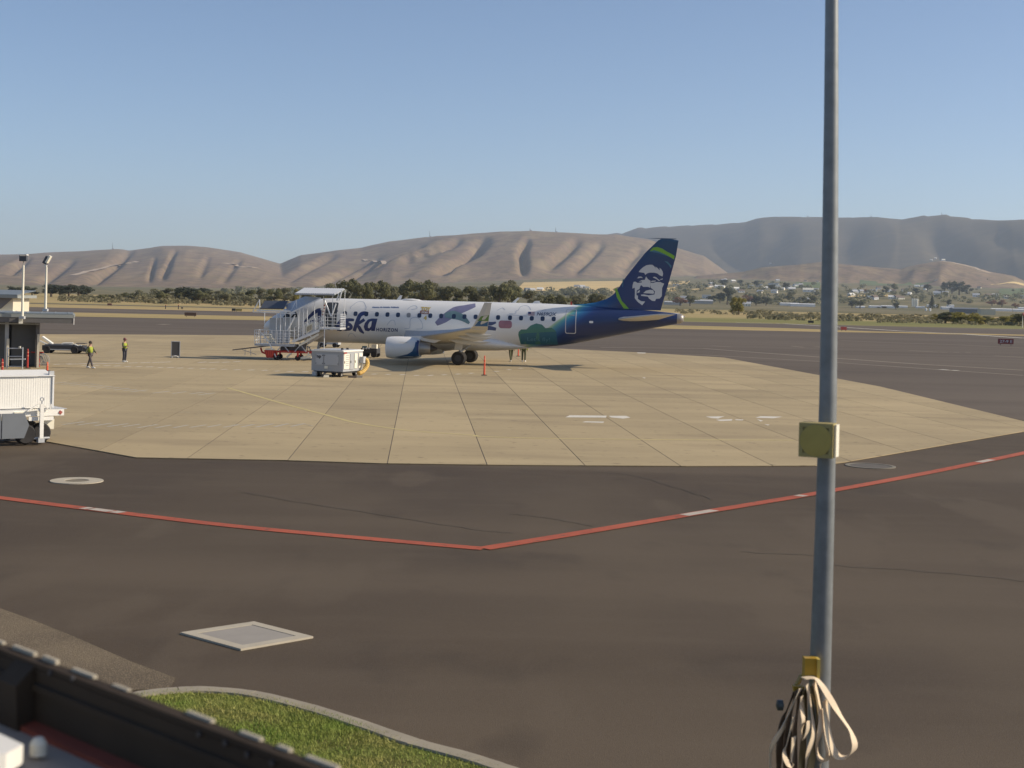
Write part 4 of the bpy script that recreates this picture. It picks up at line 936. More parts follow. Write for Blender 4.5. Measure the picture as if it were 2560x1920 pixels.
# aerials on the crown
def blade(x, h_, ln, lean, name='antenna', mt=m_white):
    zc, ww, hh = fus(x); z0 = zc + hh - .01
    MB().prism([(x, -.02, z0), (x + ln, -.02, z0), (x + ln + lean, -.02, z0 + h_), (x + ln * .45 + lean, -.02, z0 + h_ * .96)], (0, .04, 0)).build(name, mt, body)
blade(AC(991, 748, 0)[0], .36, .32, .12); blade(AC(1279, 757, 0)[0], .40, .30, .30); blade(AC(1330, 758, 0)[0], .20, .62, -.05); blade(AC(952, 748, 0)[0], .07, .3, 0); blade(AC(1426, 762, 0)[0], .26, .14, -.06, mt=m_red)
sx = AC(1015, 750, 0)[0]
sr = [[(x, .30 * q * math.cos(math.pi * k / 8), 4.64 + .13 * q * math.sin(math.pi * k / 8)) for k in range(9)] for x, q in ((sx - .5, .1), (sx - .1, .8), (sx + .5, 1), (sx + 1.0, .6), (sx + 1.25, .1))]
MB().loft(sr, closed=False, caps=False).build('satcom_dome', m_white, body, smooth=True)
for x in (-6.0, -4.9): MB().prism([(x, -.02, 1.30), (x + .26, -.02, 1.30), (x + .42, -.02, 1.02), (x + .22, -.02, 1.02)], (0, .04, 0)).build('belly_antenna', m_dark, body)

# ================================================================== BOARDING RAMP
YF, YB = -3.35, -1.85           # front and back rail planes in aircraft coordinates
bx0 = AC(700, 900, -2.6)[0]
rampO = (bx0, -2.6, 0.0)
ramp = thing('boarding_ramp', 'aluminium covered boarding ramp on red wheels at the forward door', 'boarding ramp', AW(bx0, -2.6), YAW)
def rb(mb, name, mat, parent=ramp, **k): return mb.build(name, mat, parent, off=rampO, **k)
def corr(p0, p1, p2, p3, name, mat, n=16, amp=.025):
    """corrugated sheet between near edge p0-p1 and far edge p3-p2"""
    p0, p1, p2, p3 = map(Vector, (p0, p1, p2, p3)); nn = (p1 - p0).cross(p3 - p0).normalized(); nn = nn if nn.z > 0 else -nn
    a = []; b = []
    for k in range(2 * n + 1):
        t_ = k / (2 * n); off = nn * (amp if k % 2 else 0); a.append(p0.lerp(p1, t_) + off); b.append(p3.lerp(p2, t_) + off)
    th = -nn * .03
    mb = MB(); mb.loft([a, b, [v + th for v in b], [v + th for v in a], a], closed=False, caps=False); return rb(mb, name, mat)
yR = -3.75; yRb = -1.7; m_canopy = M('canopy_sheet', (.55, .57, .60), .45, .1, var=.06, scale=1)
def FR(px, py, y=YF): return A3(px, py, y)
# upper canopy over the door platform
u0, u1 = FR(737, 733, yR), FR(836, 734.5, yR); u2, u3 = A3(861, 721.5, yRb), A3(760, 719.5, yRb)
corr(u0, u1, u2, u3, 'upper_canopy', m_canopy, 18)
mb = MB(); mb.beam(u0 + Vector((0, 0, -.06)), u1 + Vector((0, 0, -.06)), .06, .10); mb.beam(u1 + Vector((0, 0, -.05)), u2 + Vector((0, 0, -.05)), .05, .08); mb.beam(u0 + Vector((0, 0, -.05)), u3 + Vector((0, 0, -.05)), .05, .08); mb.beam(u3 + Vector((0, 0, -.06)), u2 + Vector((0, 0, -.06)), .06, .10); rb(mb, 'canopy_frame', m_alu_dull)
# sloping canopy over the flight
s0, s1 = FR(722, 783, -3.65), FR(802, 743.5, -3.65); s2, s3 = A3(764, 740.8, -2.0), A3(712, 762, -2.0)
corr(s0, s1, s2, s3, 'sloping_canopy', m_canopy, 14)
mb = MB(); mb.beam(s0 + Vector((0, 0, -.05)), s1 + Vector((0, 0, -.05)), .05, .09); rb(mb, 'canopy_frame', m_alu)
# dark flat roof panel over the lower landing
d0, d1 = FR(650, 772.5, yR + .1), FR(709, 773, yR + .1); d2, d3 = A3(719, 754, yRb - .3), A3(662, 753.5, yRb - .3)
mb = MB(); nn = (d1 - d0).cross(d3 - d0).normalized(); mb.prism([d0, d1, d2, d3], nn * .06); rb(mb, 'roof_panel', m_slate, label='dark flat roof panel over the lower landing')
mb = MB(); mb.beam(d0 + Vector((-.25, 0, -.10)), d1 + Vector((.55, 0, -.14)), .07, .12); mb.beam(d0 + Vector((-.5, -.02, -.22)), d1 + Vector((.9, -.02, -.30)), .05, .06); mb.beam(d3, d2 + Vector((.5, 0, .02)), .05, .06); rb(mb, 'roof_frame', m_alu)
mb = MB(); mb.beam(d1, d2, .05, .05); mb.beam(d0, d3, .05, .05); rb(mb, 'roof_frame', m_alu_dull)
for p, q in (((632, 779.5), (649, 749)), ((649, 749), (649.5, 779)), ((632, 780), (652, 780))): rb(MB().tube(FR(*p), FR(*q), .035, n=6), 'end_bracket', m_alu)
for p, q in (((727, 779), (741, 750)), ((741, 750), (742, 784))): rb(MB().tube(FR(*p), FR(*q), .03, n=6), 'canopy_strut', m_alu)
for p, q in (((719, 826), (738, 788)), ((810, 747), (827, 791)), ((829, 791), (840, 759)), ((848, 752), (855, 726)), ((842, 752), (847, 733))): rb(MB().tube(FR(*p), FR(*q), .05, n=8), 'brace', m_alu)
# floors
fl0, fl1 = FR(735, 852), FR(799, 824); zl0 = FR(680, 860).z
lx0_, lx1_ = FR(636, 860).x, FR(736, 855).x
pl0, pl1 = FR(799, 824).x, FR(850, 826).x; zp = 2.50
rb(MB().box(((lx0_ + lx1_) / 2, (YF + YB) / 2, zl0 - .08), (lx1_ - lx0_, YB - YF, .16)), 'landing_floor', m_alu_dull)
mb = MB(); mb.prism([(fl0.x, YF, fl0.z - .10), (fl1.x, YF, fl1.z - .10), (fl1.x, YF, fl1.z), (fl0.x, YF, fl0.z)], (0, YB - YF, 0)); rb(mb, 'ramp_floor', m_alu_dull)
for y in (YF - .03, YB + .03):
    mb = MB(); mb.beam((fl0.x - .1, y, fl0.z - .06), (fl1.x, y, fl1.z - .06), .05, .18); rb(mb, 'stringer', m_alu)
    q0, q1 = FR(748, 864), FR(797, 835.5); mb = MB(); mb.beam((q0.x, y, q0.z), (q1.x, y, q1.z), .07, .16); rb(mb, 'lower_beam', m_cream if y < -2.5 else m_alu)
    mb = MB(); mb.beam((q0.x + .5, y, q0.z + .26), (q0.x + .65, y, fl0.z + .2), .04, .06); mb.beam((q1.x - .5, y, q1.z - .25), (q1.x - .75, y, fl1.z - .4), .04, .06); rb(mb, 'beam_web', m_alu)
rb(MB().box(((pl0 + pl1) / 2, (YF - 1.55) / 2, zp - .07), (pl1 - pl0, -1.55 - YF, .14)), 'door_platform', m_alu)
# railings
def railing(x0, z0, x1, z1, y, name, n, hgt=1.0, rails=4, r=.02):
    mb = MB()
    for k in range(n + 1):
        t_ = k / n; x = x0 + (x1 - x0) * t_; z = z0 + (z1 - z0) * t_; mb.tube((x, y, z), (x, y, z + hgt), r, n=6)
    for k in range(rails):
        h_ = hgt * (k + 1) / rails; mb.tube((x0, y, z0 + h_), (x1, y, z1 + h_), r, n=6)
    return rb(mb, name, m_alu)
railing(fl0.x, fl0.z, fl1.x, fl1.z, YF, 'railing', 6); railing(fl0.x, fl0.z, fl1.x, fl1.z, YB, 'railing', 6)
railing(lx0_, zl0, lx1_, zl0, YF, 'railing', 7, 1.0, 5, .018); railing(lx0_, zl0, lx1_, zl0, YB, 'railing', 7, 1.0, 3)
railing(pl0 + .12, zp, pl1, zp, YF, 'railing', 3, 1.0, 4)
mb = MB()
for k in range(5): mb.tube((pl1, YF + .37 * k, zp), (pl1, YF + .37 * k, zp + 1.0), .02, n=6)
for k in range(6): mb.tube((pl1, YF, zp + 1.0 * (k + 1) / 6), (pl1, YF + 1.5, zp + 1.0 * (k + 1) / 6), .02, n=6)
rb(mb, 'railing', m_alu)
mb = MB()
for k in range(4): mb.tube((lx0_, YF + .5 * k, zl0), (lx0_, YF + .5 * k, zl0 + 1.0), .02, n=6)
for k in range(4): mb.tube((lx0_, YF, zl0 + .25 * (k + 1)), (lx0_, YB, zl0 + .25 * (k + 1)), .02, n=6)
rb(mb, 'railing', m_alu)
# uprights carrying the canopies
for px, pt, pb in ((700, 776, 858), (712, 778, 858), (724, 780, 856), (690, 776, 858), (745, 770, 850), (757, 764, 845), (767, 760, 840), (785, 753, 832), (807, 740, 825), (830, 736, 826)):
    rb(MB().tube(FR(px, pb), Vector((FR(px, pb).x, YF, FR(px, pt).z)), .026, n=6), 'upright', m_alu)
for px, pt, pb in ((660, 776, 858), (690, 776, 858), (724, 780, 856), (757, 764, 845), (785, 750, 832), (748, 733, 820), (860, 725, 826), (830, 733, 826)):
    a = A3(px, pb, YB); rb(MB().tube(a, Vector((a.x, YB, A3(px, pt, YB).z)), .026, n=6), 'upright', m_alu)
# clear-grey weather screens of the lower landing and the notice on the rail
m_screen = M('weather_screen', (.42, .45, .49), .35, var=.1, scale=1.5)
for a, b, y in ((673, 690, YB + .05), (691, 708, YB + .05), (709, 725, YB + .05)):
    p, q = A3(a, 858, y), A3(b, 795, y); rb(MB().box(((p.x + q.x) / 2, y, (p.z + q.z) / 2), (abs(q.x - p.x), .02, abs(q.z - p.z))), 'weather_screen', m_screen)
mb = MB(); mb.prism([FR(765, 833, YF - .05), FR(781, 824.5, YF - .05), FR(781, 807, YF - .05), FR(765, 816, YF - .05)], (0, .02, 0)); rb(mb, 'notice_board', m_cream)
mb = MB(); mb.prism([FR(767, 829.5, YF - .075), FR(779, 823, YF - .075), FR(779, 811, YF - .075), FR(767, 817.5, YF - .075)], (0, .015, 0)); rb(mb, 'notice_print', M('notice_print', (.42, .37, .27), .7, var=.5, scale=14))
# hazard-striped edge beside the door
for k in range(8):
    z = 3.42 + .115 * k; rb(MB().box((dx0 - .12 + .02 * k, -1.72, z), (.12, .05, .10)), 'hazard_stripe', m_cream if k % 2 else M('hazard_red', (.32, .07, .05), .6))
# folded side flight behind the lower landing: cream treads
for k in range(5):
    a = FR(657 + 3.2 * k, 836 + 4.5 * k, YF - .12); rb(MB().box(a + Vector((.25, .1, 0)), (.62 - .03 * k, .28, .05)), 'tread', m_cream)
mb = MB(); mb.beam(FR(654, 833, YF - .2), FR(673, 856, YF - .2), .05, .10); mb.tube(FR(673, 858, YF - .2), FR(690, 893, YF - .2), .045, n=8); rb(mb, 'side_brace', m_alu)
# hinged entry ramp running off to the left
e0, e1 = FR(676, 862, -2.6), FR(588, 873, -2.6)
mb = MB(); mb.prism([(e0.x, YF + .1, e0.z), (e1.x, YF + .1, e1.z), (e1.x, YF + .1, e1.z - .07), (e0.x, YF + .1, e0.z - .10)], (0, 1.3, 0)); rb(mb, 'entry_ramp', M('ramp_plate', (.16, .14, .12), .7, var=.15))
mb = MB()
for px in (613, 627): a = FR(px, 870, YF + .2); mb.tube(a, (a.x, a.y, a.z - .55), .02, n=6)
mb.tube(FR(600, 872, YF + .2), FR(640, 886, YF + .2), .02, n=6); rb(mb, 'ramp_support', m_alu_dull)
# red chassis
cxa, cxb = FR(687, 893).x, FR(790, 893).x
for y in (YF + .05, YB): rb(MB().box(((cxa + cxb) / 2, y, .62), (cxb - cxa, .10, .14)), 'chassis_rail', m_red)
for x in (cxa + .05, (cxa + cxb) / 2 - .3, (cxa + cxb) / 2 + .3, cxb - .05): rb(MB().box((x, (YF + YB) / 2, .60), (.10, YB - YF, .12)), 'cross_member', m_red)
m_undrk = M('machinery_grey', (.10, .10, .11), .6, var=.3, scale=4)
for x, y, z, sx_, sz_ in ((cxa + .5, -2.5, .95, .5, .45), (cxa + 1.2, -2.4, .92, .6, .4), (cxa + 1.9, -2.6, 1.0, .35, .55)): rb(MB().box((x, y, z), (sx_, .7, sz_), ry=.05), 'hydraulic_unit', m_undrk)
for k, x in enumerate((cxa + .15, cxa + 1.05, cxa + 1.5, cxb - .75)):
    mb = MB(); mb.beam((x, YF, .65), (x + .35 * (-1) ** k, YF, zl0 - .1), .06, .06); mb.beam((x, YB, .65), (x + .35 * (-1) ** k, YB, zl0 - .1), .06, .06); rb(mb, 'scissor_leg', m_alu_dull)
mb = MB(); mb.tube(FR(717, 893), FR(728, 884), .07, n=8); rb(mb, 'cylinder', m_cream)
for (pa, pb_) in (((748, 896), (778, 887)), ((750, 897), (778, 893.5))): rb(MB().beam(FR(*pa), FR(*pb_), .07, .10), 'tow_arm', m_cream)
rb(MB().beam(FR(771, 880), FR(771, 888), .07, .08), 'tow_arm', m_cream)
for k in range(5):
    a = FR(750 + 6 * k, 866, YB); rb(MB().path([a, a + Vector((.05, 0, -.3)), a + Vector((.12, 0, -.55)), a + Vector((.2, 0, -.3))], .035, 6), 'hanging_hose', m_alu_dull)
# outrigger with grille box at the left end
g0 = FR(673, 910, YF - .35)
mb = MB(); mb.prism([(g0.x - .42, g0.y, .72), (g0.x + .42, g0.y, .72), (g0.x + .20, g0.y, .16), (g0.x - .22, g0.y, .16)], (0, .4, 0)); rb(mb, 'tool_box', m_red)
for k in range(4): rb(MB().box((g0.x - .24 + .15 * k, g0.y - .012, .42), (.03, .02, .40)), 'grille_bar', m_orange)
rb(MB().box((g0.x - .03, g0.y + .2, .78), (.62, .34, .10)), 'box_lid', m_cream)
mb = MB(); mb.beam((g0.x - .35, g0.y + .2, .45), FR(655, 880, YF - .1), .09, .12); mb.beam(FR(655, 880, YF - .1), FR(652, 870, YF + .1), .09, .12); rb(mb, 'outrigger', m_red)
mb = MB(); mb.beam((g0.x + .35, g0.y + .2, .3), (cxa + .1, YF, .62), .08, .10); rb(mb, 'outrigger', m_red)
m_rim = M('wheel_rim', (.62, .60, .55), .5, var=.1)
for px, py, y in ((690.5, 912, YF - .1), (744, 908, YF - .05), (700, 904, YB + .1), (752, 901, YB + .1)):
    a = FR(px, py, y); c_ = (a.x, y, .20)
    wh = rb(MB().lathe([(-.07, .13), (-.075, .18), (-.04, .205), (.04, .205), (.075, .18), (.07, .13)], n=20, axis='Y', o=c_), 'wheel', m_black, smooth=True)
    rb(MB().lathe([(-.06, .02), (-.065, .125), (.065, .125), (.06, .02)], n=16, axis='Y', o=c_), 'rim', m_rim, wh)
    rb(MB().box((a.x, y, .48), (.10, .22, .42)), 'wheel_leg', m_red)
# jack post beside the door
mb = MB(); p_ = FR(811, 836); mb.tube((p_.x, YF, zp - .1), (p_.x, YF, .05), .035, n=8); mb.box((p_.x, YF, .03), (.25, .25, .06)); rb(mb, 'jack_post', m_alu)

# ================================================================== GROUND CART (grey unit with doors and yellow duct)
PH = rad(20.5); cart = G(857, 944)
ct = thing('air_unit', 'grey enclosed ground air unit with white doors and yellow duct in front of the ramp', 'ground unit', cart, 0)
ld = Vector((-math.cos(PH), math.sin(PH), 0)); wd_ = Vector((math.sin(PH), math.cos(PH), 0)); LL, WW = 2.12, 2.62
def CP(l, w__, z): return ld * l + wd_ * w__ + Vector((0, 0, z))
def cbox(l0, l1, w0, w1, z0, z1): 
    return MB().loft([[CP(l0, w0, z0), CP(l1, w0, z0), CP(l1, w1, z0), CP(l0, w1, z0)], [CP(l0, w0, z1), CP(l1, w0, z1), CP(l1, w1, z1), CP(l0, w1, z1)]])
cbox(0, LL, 0, WW, .34, 1.52).build('housing', m_grey, ct)
cbox(-.03, LL + .03, -.03, WW + .03, 1.523, 1.60).build('roof_rim', m_white2, ct)
cbox(.10, LL - .10, .10, WW - .10, 1.602, 1.63).build('roof_top', m_grey_lt, ct)
for l0, l1 in ((1.33, 1.83), (.30, 1.25)):
    pn = cbox(l0, l1, -.03, -.002, .72, 1.36).build('access_panel', m_grey_lt, ct)
    for l in (l0 + .03, l1 - .03):
        for z in (.80, 1.28): cbox(l - .015, l + .015, -.05, -.031, z - .03, z + .03).build('latch', m_dark, pn)
textpolys('np', .26, 0, 0, 0, .30, .012)
for g in list(GLYPH.values()):
    mb = MB()
    for f in g: mb.poly([CP(1.76 - x, -.036, 1.14 + z) for x, z in f])
    mb.build('panel_letter', m_dark, ct)
cbox(1.02, 1.22, -.06, -.004, .50, .66).build('plate', m_cream, ct)
for w0, w1, mt in ((.06, .78, m_cream), (.86, 1.36, m_grey), (1.46, 1.82, m_cream), (2.05, 2.52, m_cream)):
    pn = cbox(-.035, -.002, w0, w1, .50 if mt is m_cream else .46, 1.40).build('door_panel', mt, ct)
    cbox(-.055, -.036, w0 + .05, w0 + .10, .84, .98).build('door_handle', m_dark, pn)
for z in np.arange(.62, 1.30, .075): cbox(-.048, -.036, 2.10, 2.46, z, z + .03).build('louvre', m_white2, ct)
for z in np.arange(.70, 1.30, .12): cbox(-.045, -.036, .30, .70, z, z + .04).build('control', m_grey, ct)
cbox(-.05, -.004, .02, .40, 1.42, 1.50).build('marker_lamp_bar', M('marker_red', (.40, .10, .08), .5), ct)
cbox(.1, LL - .1, .12, WW - .12, .24, .338).build('chassis', m_dark, ct)
cbox(1.78, 2.02, -.10, .10, .05, .30).build('step', m_grey_lt, ct)
for l, w__ in ((.35, .35), (LL - .35, .35), (.35, WW - .35), (LL - .35, WW - .35)):
    c_ = CP(l, w__, .20); wh = MB().tube(c_ - ld * .09, c_ + ld * .09, .20, n=18).build('wheel', m_black, ct, smooth=True); MB().tube(c_ - ld * .10, c_ + ld * .10, .10, n=12).build('rim', m_rim, wh)
mb = MB(); mb.beam(CP(1.1, 0, .28), CP(.95, -.75, .16), .07, .07); mb.box(CP(.93, -.82, .12), (.16, .10, .10)); mb.build('drawbar', m_dark, ct)
mb = MB(); mb.box(CP(.80, -.62, .07), (.34, .24, .12), rz=.2); mb.build('drawbar_foot', m_cream, ct)
for w__ in (.5, 1.2): cbox(.30, .42, w__, w__ + .1, 1.632, 1.74).build('roof_fitting', m_dark, ct)
hp = [CP(-.20, WW - .15, 1.02), CP(-.34, WW - .10, .95), CP(-.40, WW - .15, .70), CP(-.36, WW - .35, .45), CP(-.26, WW - .65, .25), CP(-.18, WW - .9, .20)]
hp = smoothpts(hp, 6); MB().path(hp, [.115 + .025 * (k % 2) for k in range(len(hp))], 12).build('duct_hose', m_hose, ct, smooth=True)
cbox(-.30, -.004, WW - .50, WW - .15, .80, 1.20).build('duct_outlet', m_grey_lt, ct)
# chocks on the concrete
for a, b, mt, lb in ((871, 891, M('brown_rubber', (.10, .075, .055), .8), 'dark brown wheel chock lying right of the grey air unit'), (892, 906, M('chock_edge', (.30, .26, .20), .8), 'pale short wheel chock lying right of the brown one')):
    p, q = G(a, 944.5), G(b, 944.5); t = thing('wheel_chock', lb, 'wheel chock', (p + q) / 2); lx = (q - p).length / 2
    MB().prism([(-lx, -.10, 0), (-lx, .10, 0), (-lx, .03, .13), (-lx, -.03, .13)], (2 * lx, 0, 0)).build('wedge', mt, t)
    MB().tube((-lx - .02, 0, .06), (lx + .02, 0, .06), .015, n=6).build('rope_pin', m_dark, t)

# ================================================================== POSTS AND CONES
def delineator(loc, label, h=1.22, mat=m_orange, group=None):
    t = thing('delineator_post', label, 'marker post', loc, 0, group)
    MB().lathe([(0, .20), (.03, .20), (.05, .10)], n=16).build('base', m_black, t)
    MB().lathe([(.05, .062), (h * .80, .052), (h * .805, .034), (h * .86, .034), (h * .865, .045), (h * .93, .045), (h, .02)], n=14).build('post', mat, t, smooth=True)
    for z in (.62, .80): MB().lathe([(h * z, .0575), (h * z + .05, .0570)], n=14, caps=False).build('collar_band', M('pale_orange_band', (.80, .30, .18), .5), t)
delineator(G(1210.5, 938.5), 'tall orange marker post standing on concrete right of the main wheels', 1.28)
delineator(G(1295.5, 891), 'orange marker post seen under the belly between two pairs of legs', 1.0)
delineator(G(5, 951), 'red-orange post leftmost in front of the low terminal', 1.15, m_red)
delineator(G(68.5, 921), 'red-orange post between metal gate and hose stand', 1.2, m_red)
delineator(G(118, 928), 'small orange cone showing above the white cart roof', .55, m_orange)

# ================================================================== PEOPLE
def skin_mesh(name, verts, edges, radii, mat, parent, root=0, sub=1):
    me = bpy.data.meshes.new(name); bm = bmesh.new(); lay = bm.verts.layers.skin.verify()
    vs = [bm.verts.new(v) for v in verts]
    for i, v in enumerate(vs):
        r = radii[i]; v[lay].radius = (r, r) if not isinstance(r, tuple) else r; v[lay].use_root = (i == root)
    for a, b in edges: bm.edges.new((vs[a], vs[b]))
    bm.to_mesh(me); bm.free(); me.materials.append(mat)
    o = bpy.data.objects.new(name, me); COL.objects.link(o); o.parent = parent
    o.modifiers.new('skin', 'SKIN').use_smooth_shade = True; s2 = o.modifiers.new('sub', 'SUBSURF'); s2.levels = sub; s2.render_levels = sub
    return o
def person(label, loc, rz, hgt, pose, vest, top, trousers, cap=None):
    t = thing('person', label, 'person', loc, rz); k = hgt / 1.75
    sw = 0.30 if pose == 'walk' else 0.0
    J = dict(pel=(0, 0, .95), wst=(0, 0, 1.10), chs=(0, .02, 1.32), nck=(0, .02, 1.48), hd=(0, .0, 1.58), crn=(0, .01, 1.70),
             hl=(-.10, 0, .92), hr=(.10, 0, .92), kl=(-.11, -.02 - sw * .4, .50), kr=(.11, -.02 + sw * .5, .50), al=(-.11, .03 - sw, .09), ar=(.11, .03 + sw * .9, .09), tl=(-.12, -.13 - sw, .04), tr=(.12, -.13 + sw * .9, .04),
             sl=(-.19, .02, 1.42), sr=(.19, .02, 1.42))
    if pose == 'arms': J.update(el=(-.25, -.02, 1.15), er=(.26, -.06, 1.16), wl=(-.04, -.22, 1.16), wr=(.06, -.22, 1.22), fl=(.03, -.24, 1.18), fr=(-.01, -.24, 1.25))
    elif pose == 'walk': J.update(el=(-.26, .14, 1.16), er=(.26, -.10, 1.16), wl=(-.25, .10, .92), wr=(.24, -.28, 1.0), fl=(-.25, .08, .82), fr=(.23, -.34, .94))
    else: J.update(el=(-.25, .02, 1.14), er=(.25, .02, 1.14), wl=(-.27, -.04, .90), wr=(.27, -.04, .90), fl=(-.27, -.06, .80), fr=(.27, -.06, .80))
    J = {n: Vector(v) * k for n, v in J.items()}
    order = ['pel', 'wst', 'chs', 'nck', 'hd', 'crn', 'hl', 'kl', 'al', 'tl', 'hr', 'kr', 'ar', 'tr', 'sl', 'el', 'wl', 'fl', 'sr', 'er', 'wr', 'fr']
    R = dict(pel=.115, wst=.10, chs=.11, nck=.055, hd=.085, crn=.07, hl=.09, kl=.06, al=.042, tl=.035, hr=.09, kr=.06, ar=.042, tr=.035, sl=.06, el=.045, wl=.032, fl=.03, sr=.06, er=.045, wr=.032, fr=.03)
    E_ = [('pel', 'wst'), ('wst', 'chs'), ('chs', 'nck'), ('nck', 'hd'), ('hd', 'crn'), ('pel', 'hl'), ('hl', 'kl'), ('kl', 'al'), ('al', 'tl'), ('pel', 'hr'), ('hr', 'kr'), ('kr', 'ar'), ('ar', 'tr'), ('chs', 'sl'), ('sl', 'el'), ('el', 'wl'), ('wl', 'fl'), ('chs', 'sr'), ('sr', 'er'), ('er', 'wr'), ('wr', 'fr')]
    ix = {n: i for i, n in enumerate(order)}
    body_ = skin_mesh('body', [J[n] for n in order], [(ix[a], ix[b]) for a, b in E_], [R[n] * k for n in order], m_skin, t)
    def part(name, names, edges, grow, mat):
        return skin_mesh(name, [J[n] for n in names], [(names.index(a), names.index(b)) for a, b in edges], [R[n] * k * grow.get(n, 1.16) for n in names], mat, t)
    part('trousers', ['pel', 'hl', 'kl', 'al', 'hr', 'kr', 'ar'], [('pel', 'hl'), ('hl', 'kl'), ('kl', 'al'), ('pel', 'hr'), ('hr', 'kr'), ('kr', 'ar')], dict(al=1.6, ar=1.6, kl=1.35, kr=1.35), trousers)
    part('jacket', ['wst', 'chs', 'sl', 'el', 'wl', 'sr', 'er', 'wr', 'pel'], [('pel', 'wst'), ('wst', 'chs'), ('chs', 'sl'), ('sl', 'el'), ('el', 'wl'), ('chs', 'sr'), ('sr', 'er'), ('er', 'wr')], dict(wl=1.5, wr=1.5, el=1.35, er=1.35, pel=1.30, wst=1.45, chs=1.42), top)
    part('vest', ['pel', 'wst', 'chs', 'sl', 'sr'], [('pel', 'wst'), ('wst', 'chs'), ('chs', 'sl'), ('chs', 'sr')], dict(pel=1.42, wst=1.62, chs=1.62, sl=1.35, sr=1.35), vest)
    for s_ in ('l', 'r'):
        a, b = J['a' + s_], J['t' + s_]; mb = MB(); mb.path([Vector((a.x, a.y + .06, .05)), Vector((a.x, a.y, .065)), Vector((b.x, b.y, .045)), Vector((b.x, b.y - .05, .035))], [.04, .058, .05, .025], 8); mb.build('shoe', m_white2, t, smooth=True)
    hd = J['hd']
    mb = MB(); mb.path([hd + Vector((0, -.085, .02)) * k, hd + Vector((0, -.125, -.005)) * k], [.018 * k, .010 * k], 6); mb.build('nose', m_skin, t)
    for s_ in (-1, 1):
        MB().tube(hd + Vector((s_ * .035, -.092, .045)) * k, hd + Vector((s_ * .035, -.104, .045)) * k, .011 * k, n=6).build('eye', m_dark, t)
        MB().tube(hd + Vector((s_ * .088, .005, .01)) * k, hd + Vector((s_ * .104, .01, .015)) * k, .026 * k, n=8).build('ear', m_skin, t)
    mb = MB(); mb.lathe([(-.02, .106), (.05, .112), (.115, .085), (.15, .02)], n=16, o=J['hd'] + Vector((0, .012, .06 * k))); mb.build('hair' if cap is None else 'cap', cap or M('dark_hair', (.05, .035, .028), .8), t, smooth=True)
    if cap: mb = MB(); mb.box(J['hd'] + Vector((0, -.14, .075 * k)), (.15, .12, .015)); mb.build('cap_peak', cap, t)
    return t
person('worker in lime vest standing with arms folded left of the dark board', G(311, 905.5), rad(65), 1.62, 'arms', m_hivis, m_cloth_olive, m_cloth_dark, M('maroon_cap', (.16, .06, .06), .8))
person('worker in lime vest walking near the low terminal, leftmost of the people', G(225, 920.5), rad(70), 1.66, 'walk', m_hivis, m_cloth_olive, M('grey_trousers', (.10, .085, .085), .9))
person('worker beyond the fuselage, left pair of legs under the belly', G(1277, 904), rad(200), 1.80, 'walk', m_hivis, m_hivis, m_cloth_olive)
person('worker beyond the fuselage, right pair of legs under the belly', G(1309, 904.5), rad(170), 1.78, 'stand', m_hivis, m_hivis, m_cloth_olive)

# ================================================================== BOARD, LOADER, TUGS
bb = G(438.5, 894.5); s_ = bb.y / F
t = thing('display_board', 'dark upright notice board on a low stand casting a long shadow', 'board', bb, rad(6))
MB().box((0, 0, .66), (.56, .06, 1.02)).build('panel', M('board_face', (.085, .080, .078), .7, var=.1), t)
for x, sx_ in ((-.30, .05), (.30, .05)): MB().box((x, 0, .62), (sx_, .09, 1.12)).build('side_post', m_grey, t)
MB().box((0, 0, 1.20), (.66, .10, .05)).build('top_rail', m_grey_lt, t)
for x in (-.24, .24): MB().box((x, 0, .04), (.06, .5, .08)).build('foot', m_grey, t)
MB().path([(-.2, -.06, .06), (-.12, -.1, .13), (0, -.1, .15), (.12, -.1, .13), (.2, -.06, .06)], .03, 6).build('handle', m_white2, t)

bl = G(158, 883)
t = thing('belt_loader', 'low dark belt loader with white guards parked beside the terminal', 'belt loader', bl, rad(4))
MB().box((.1, 0, .42), (3.0, 1.5, .36)).build('body', m_dark, t)
MB().box((-.2, -.02, .64), (2.0, 1.3, .10)).build('deck', M('loader_deck', (.13, .13, .135), .6), t)
mb = MB(); mb.beam((-1.5, -.2, 1.22), (-.75, -.2, .70), .55, .10); mb.build('white_guard', m_white2, t)
mb = MB(); mb.beam((-1.6, -.6, .92), (-1.05, -.6, .66), .10, .08); mb.build('side_guard', m_white2, t)
mb = MB(); mb.path(smoothpts([(.85, -.6, .80), (.2, -.6, .78), (.02, -.6, .68), (.2, -.6, .60), (.6, -.6, .66), (.85, -.6, .74)], 4), .055, 6); mb.build('hoop_guard', m_white2, t)
mb = MB(); mb.beam((.95, -.4, .72), (1.25, -.4, .58), .5, .06); mb.build('mudguard', m_white2, t)
MB().box((1.35, -.3, .60), (.16, .3, .16)).build('head_lamp', m_white2, t)
MB().prism([(1.4, -.6, .20), (2.2, -.6, .12), (1.6, -.6, .52), (1.4, -.6, .62)], (0, 1.2, 0)).build('nose_wedge', m_dark, t)
MB().box((1.35, 0, .78), (.7, .8, .05)).build('canopy_shelf', m_dark, t)
for x in (-1.05, 1.0):
    for y in (-.68, .68): 
        wh = MB().lathe([(-.1, .16), (-.11, .24), (-.06, .28), (.06, .28), (.11, .24), (.1, .16)], n=20, axis='Y', o=(x, y, .28)).build('wheel', m_black, t, smooth=True)
        MB().lathe([(-.09, .02), (-.09, .155), (.09, .155), (.09, .02)], n=14, axis='Y', o=(x, y, .28)).build('rim', m_grey, wh)
mb = MB(); mb.box((-.1, -.76, .30), (1.6, .02, .06)); mb.build('sill_trim', m_grey_lt, t)

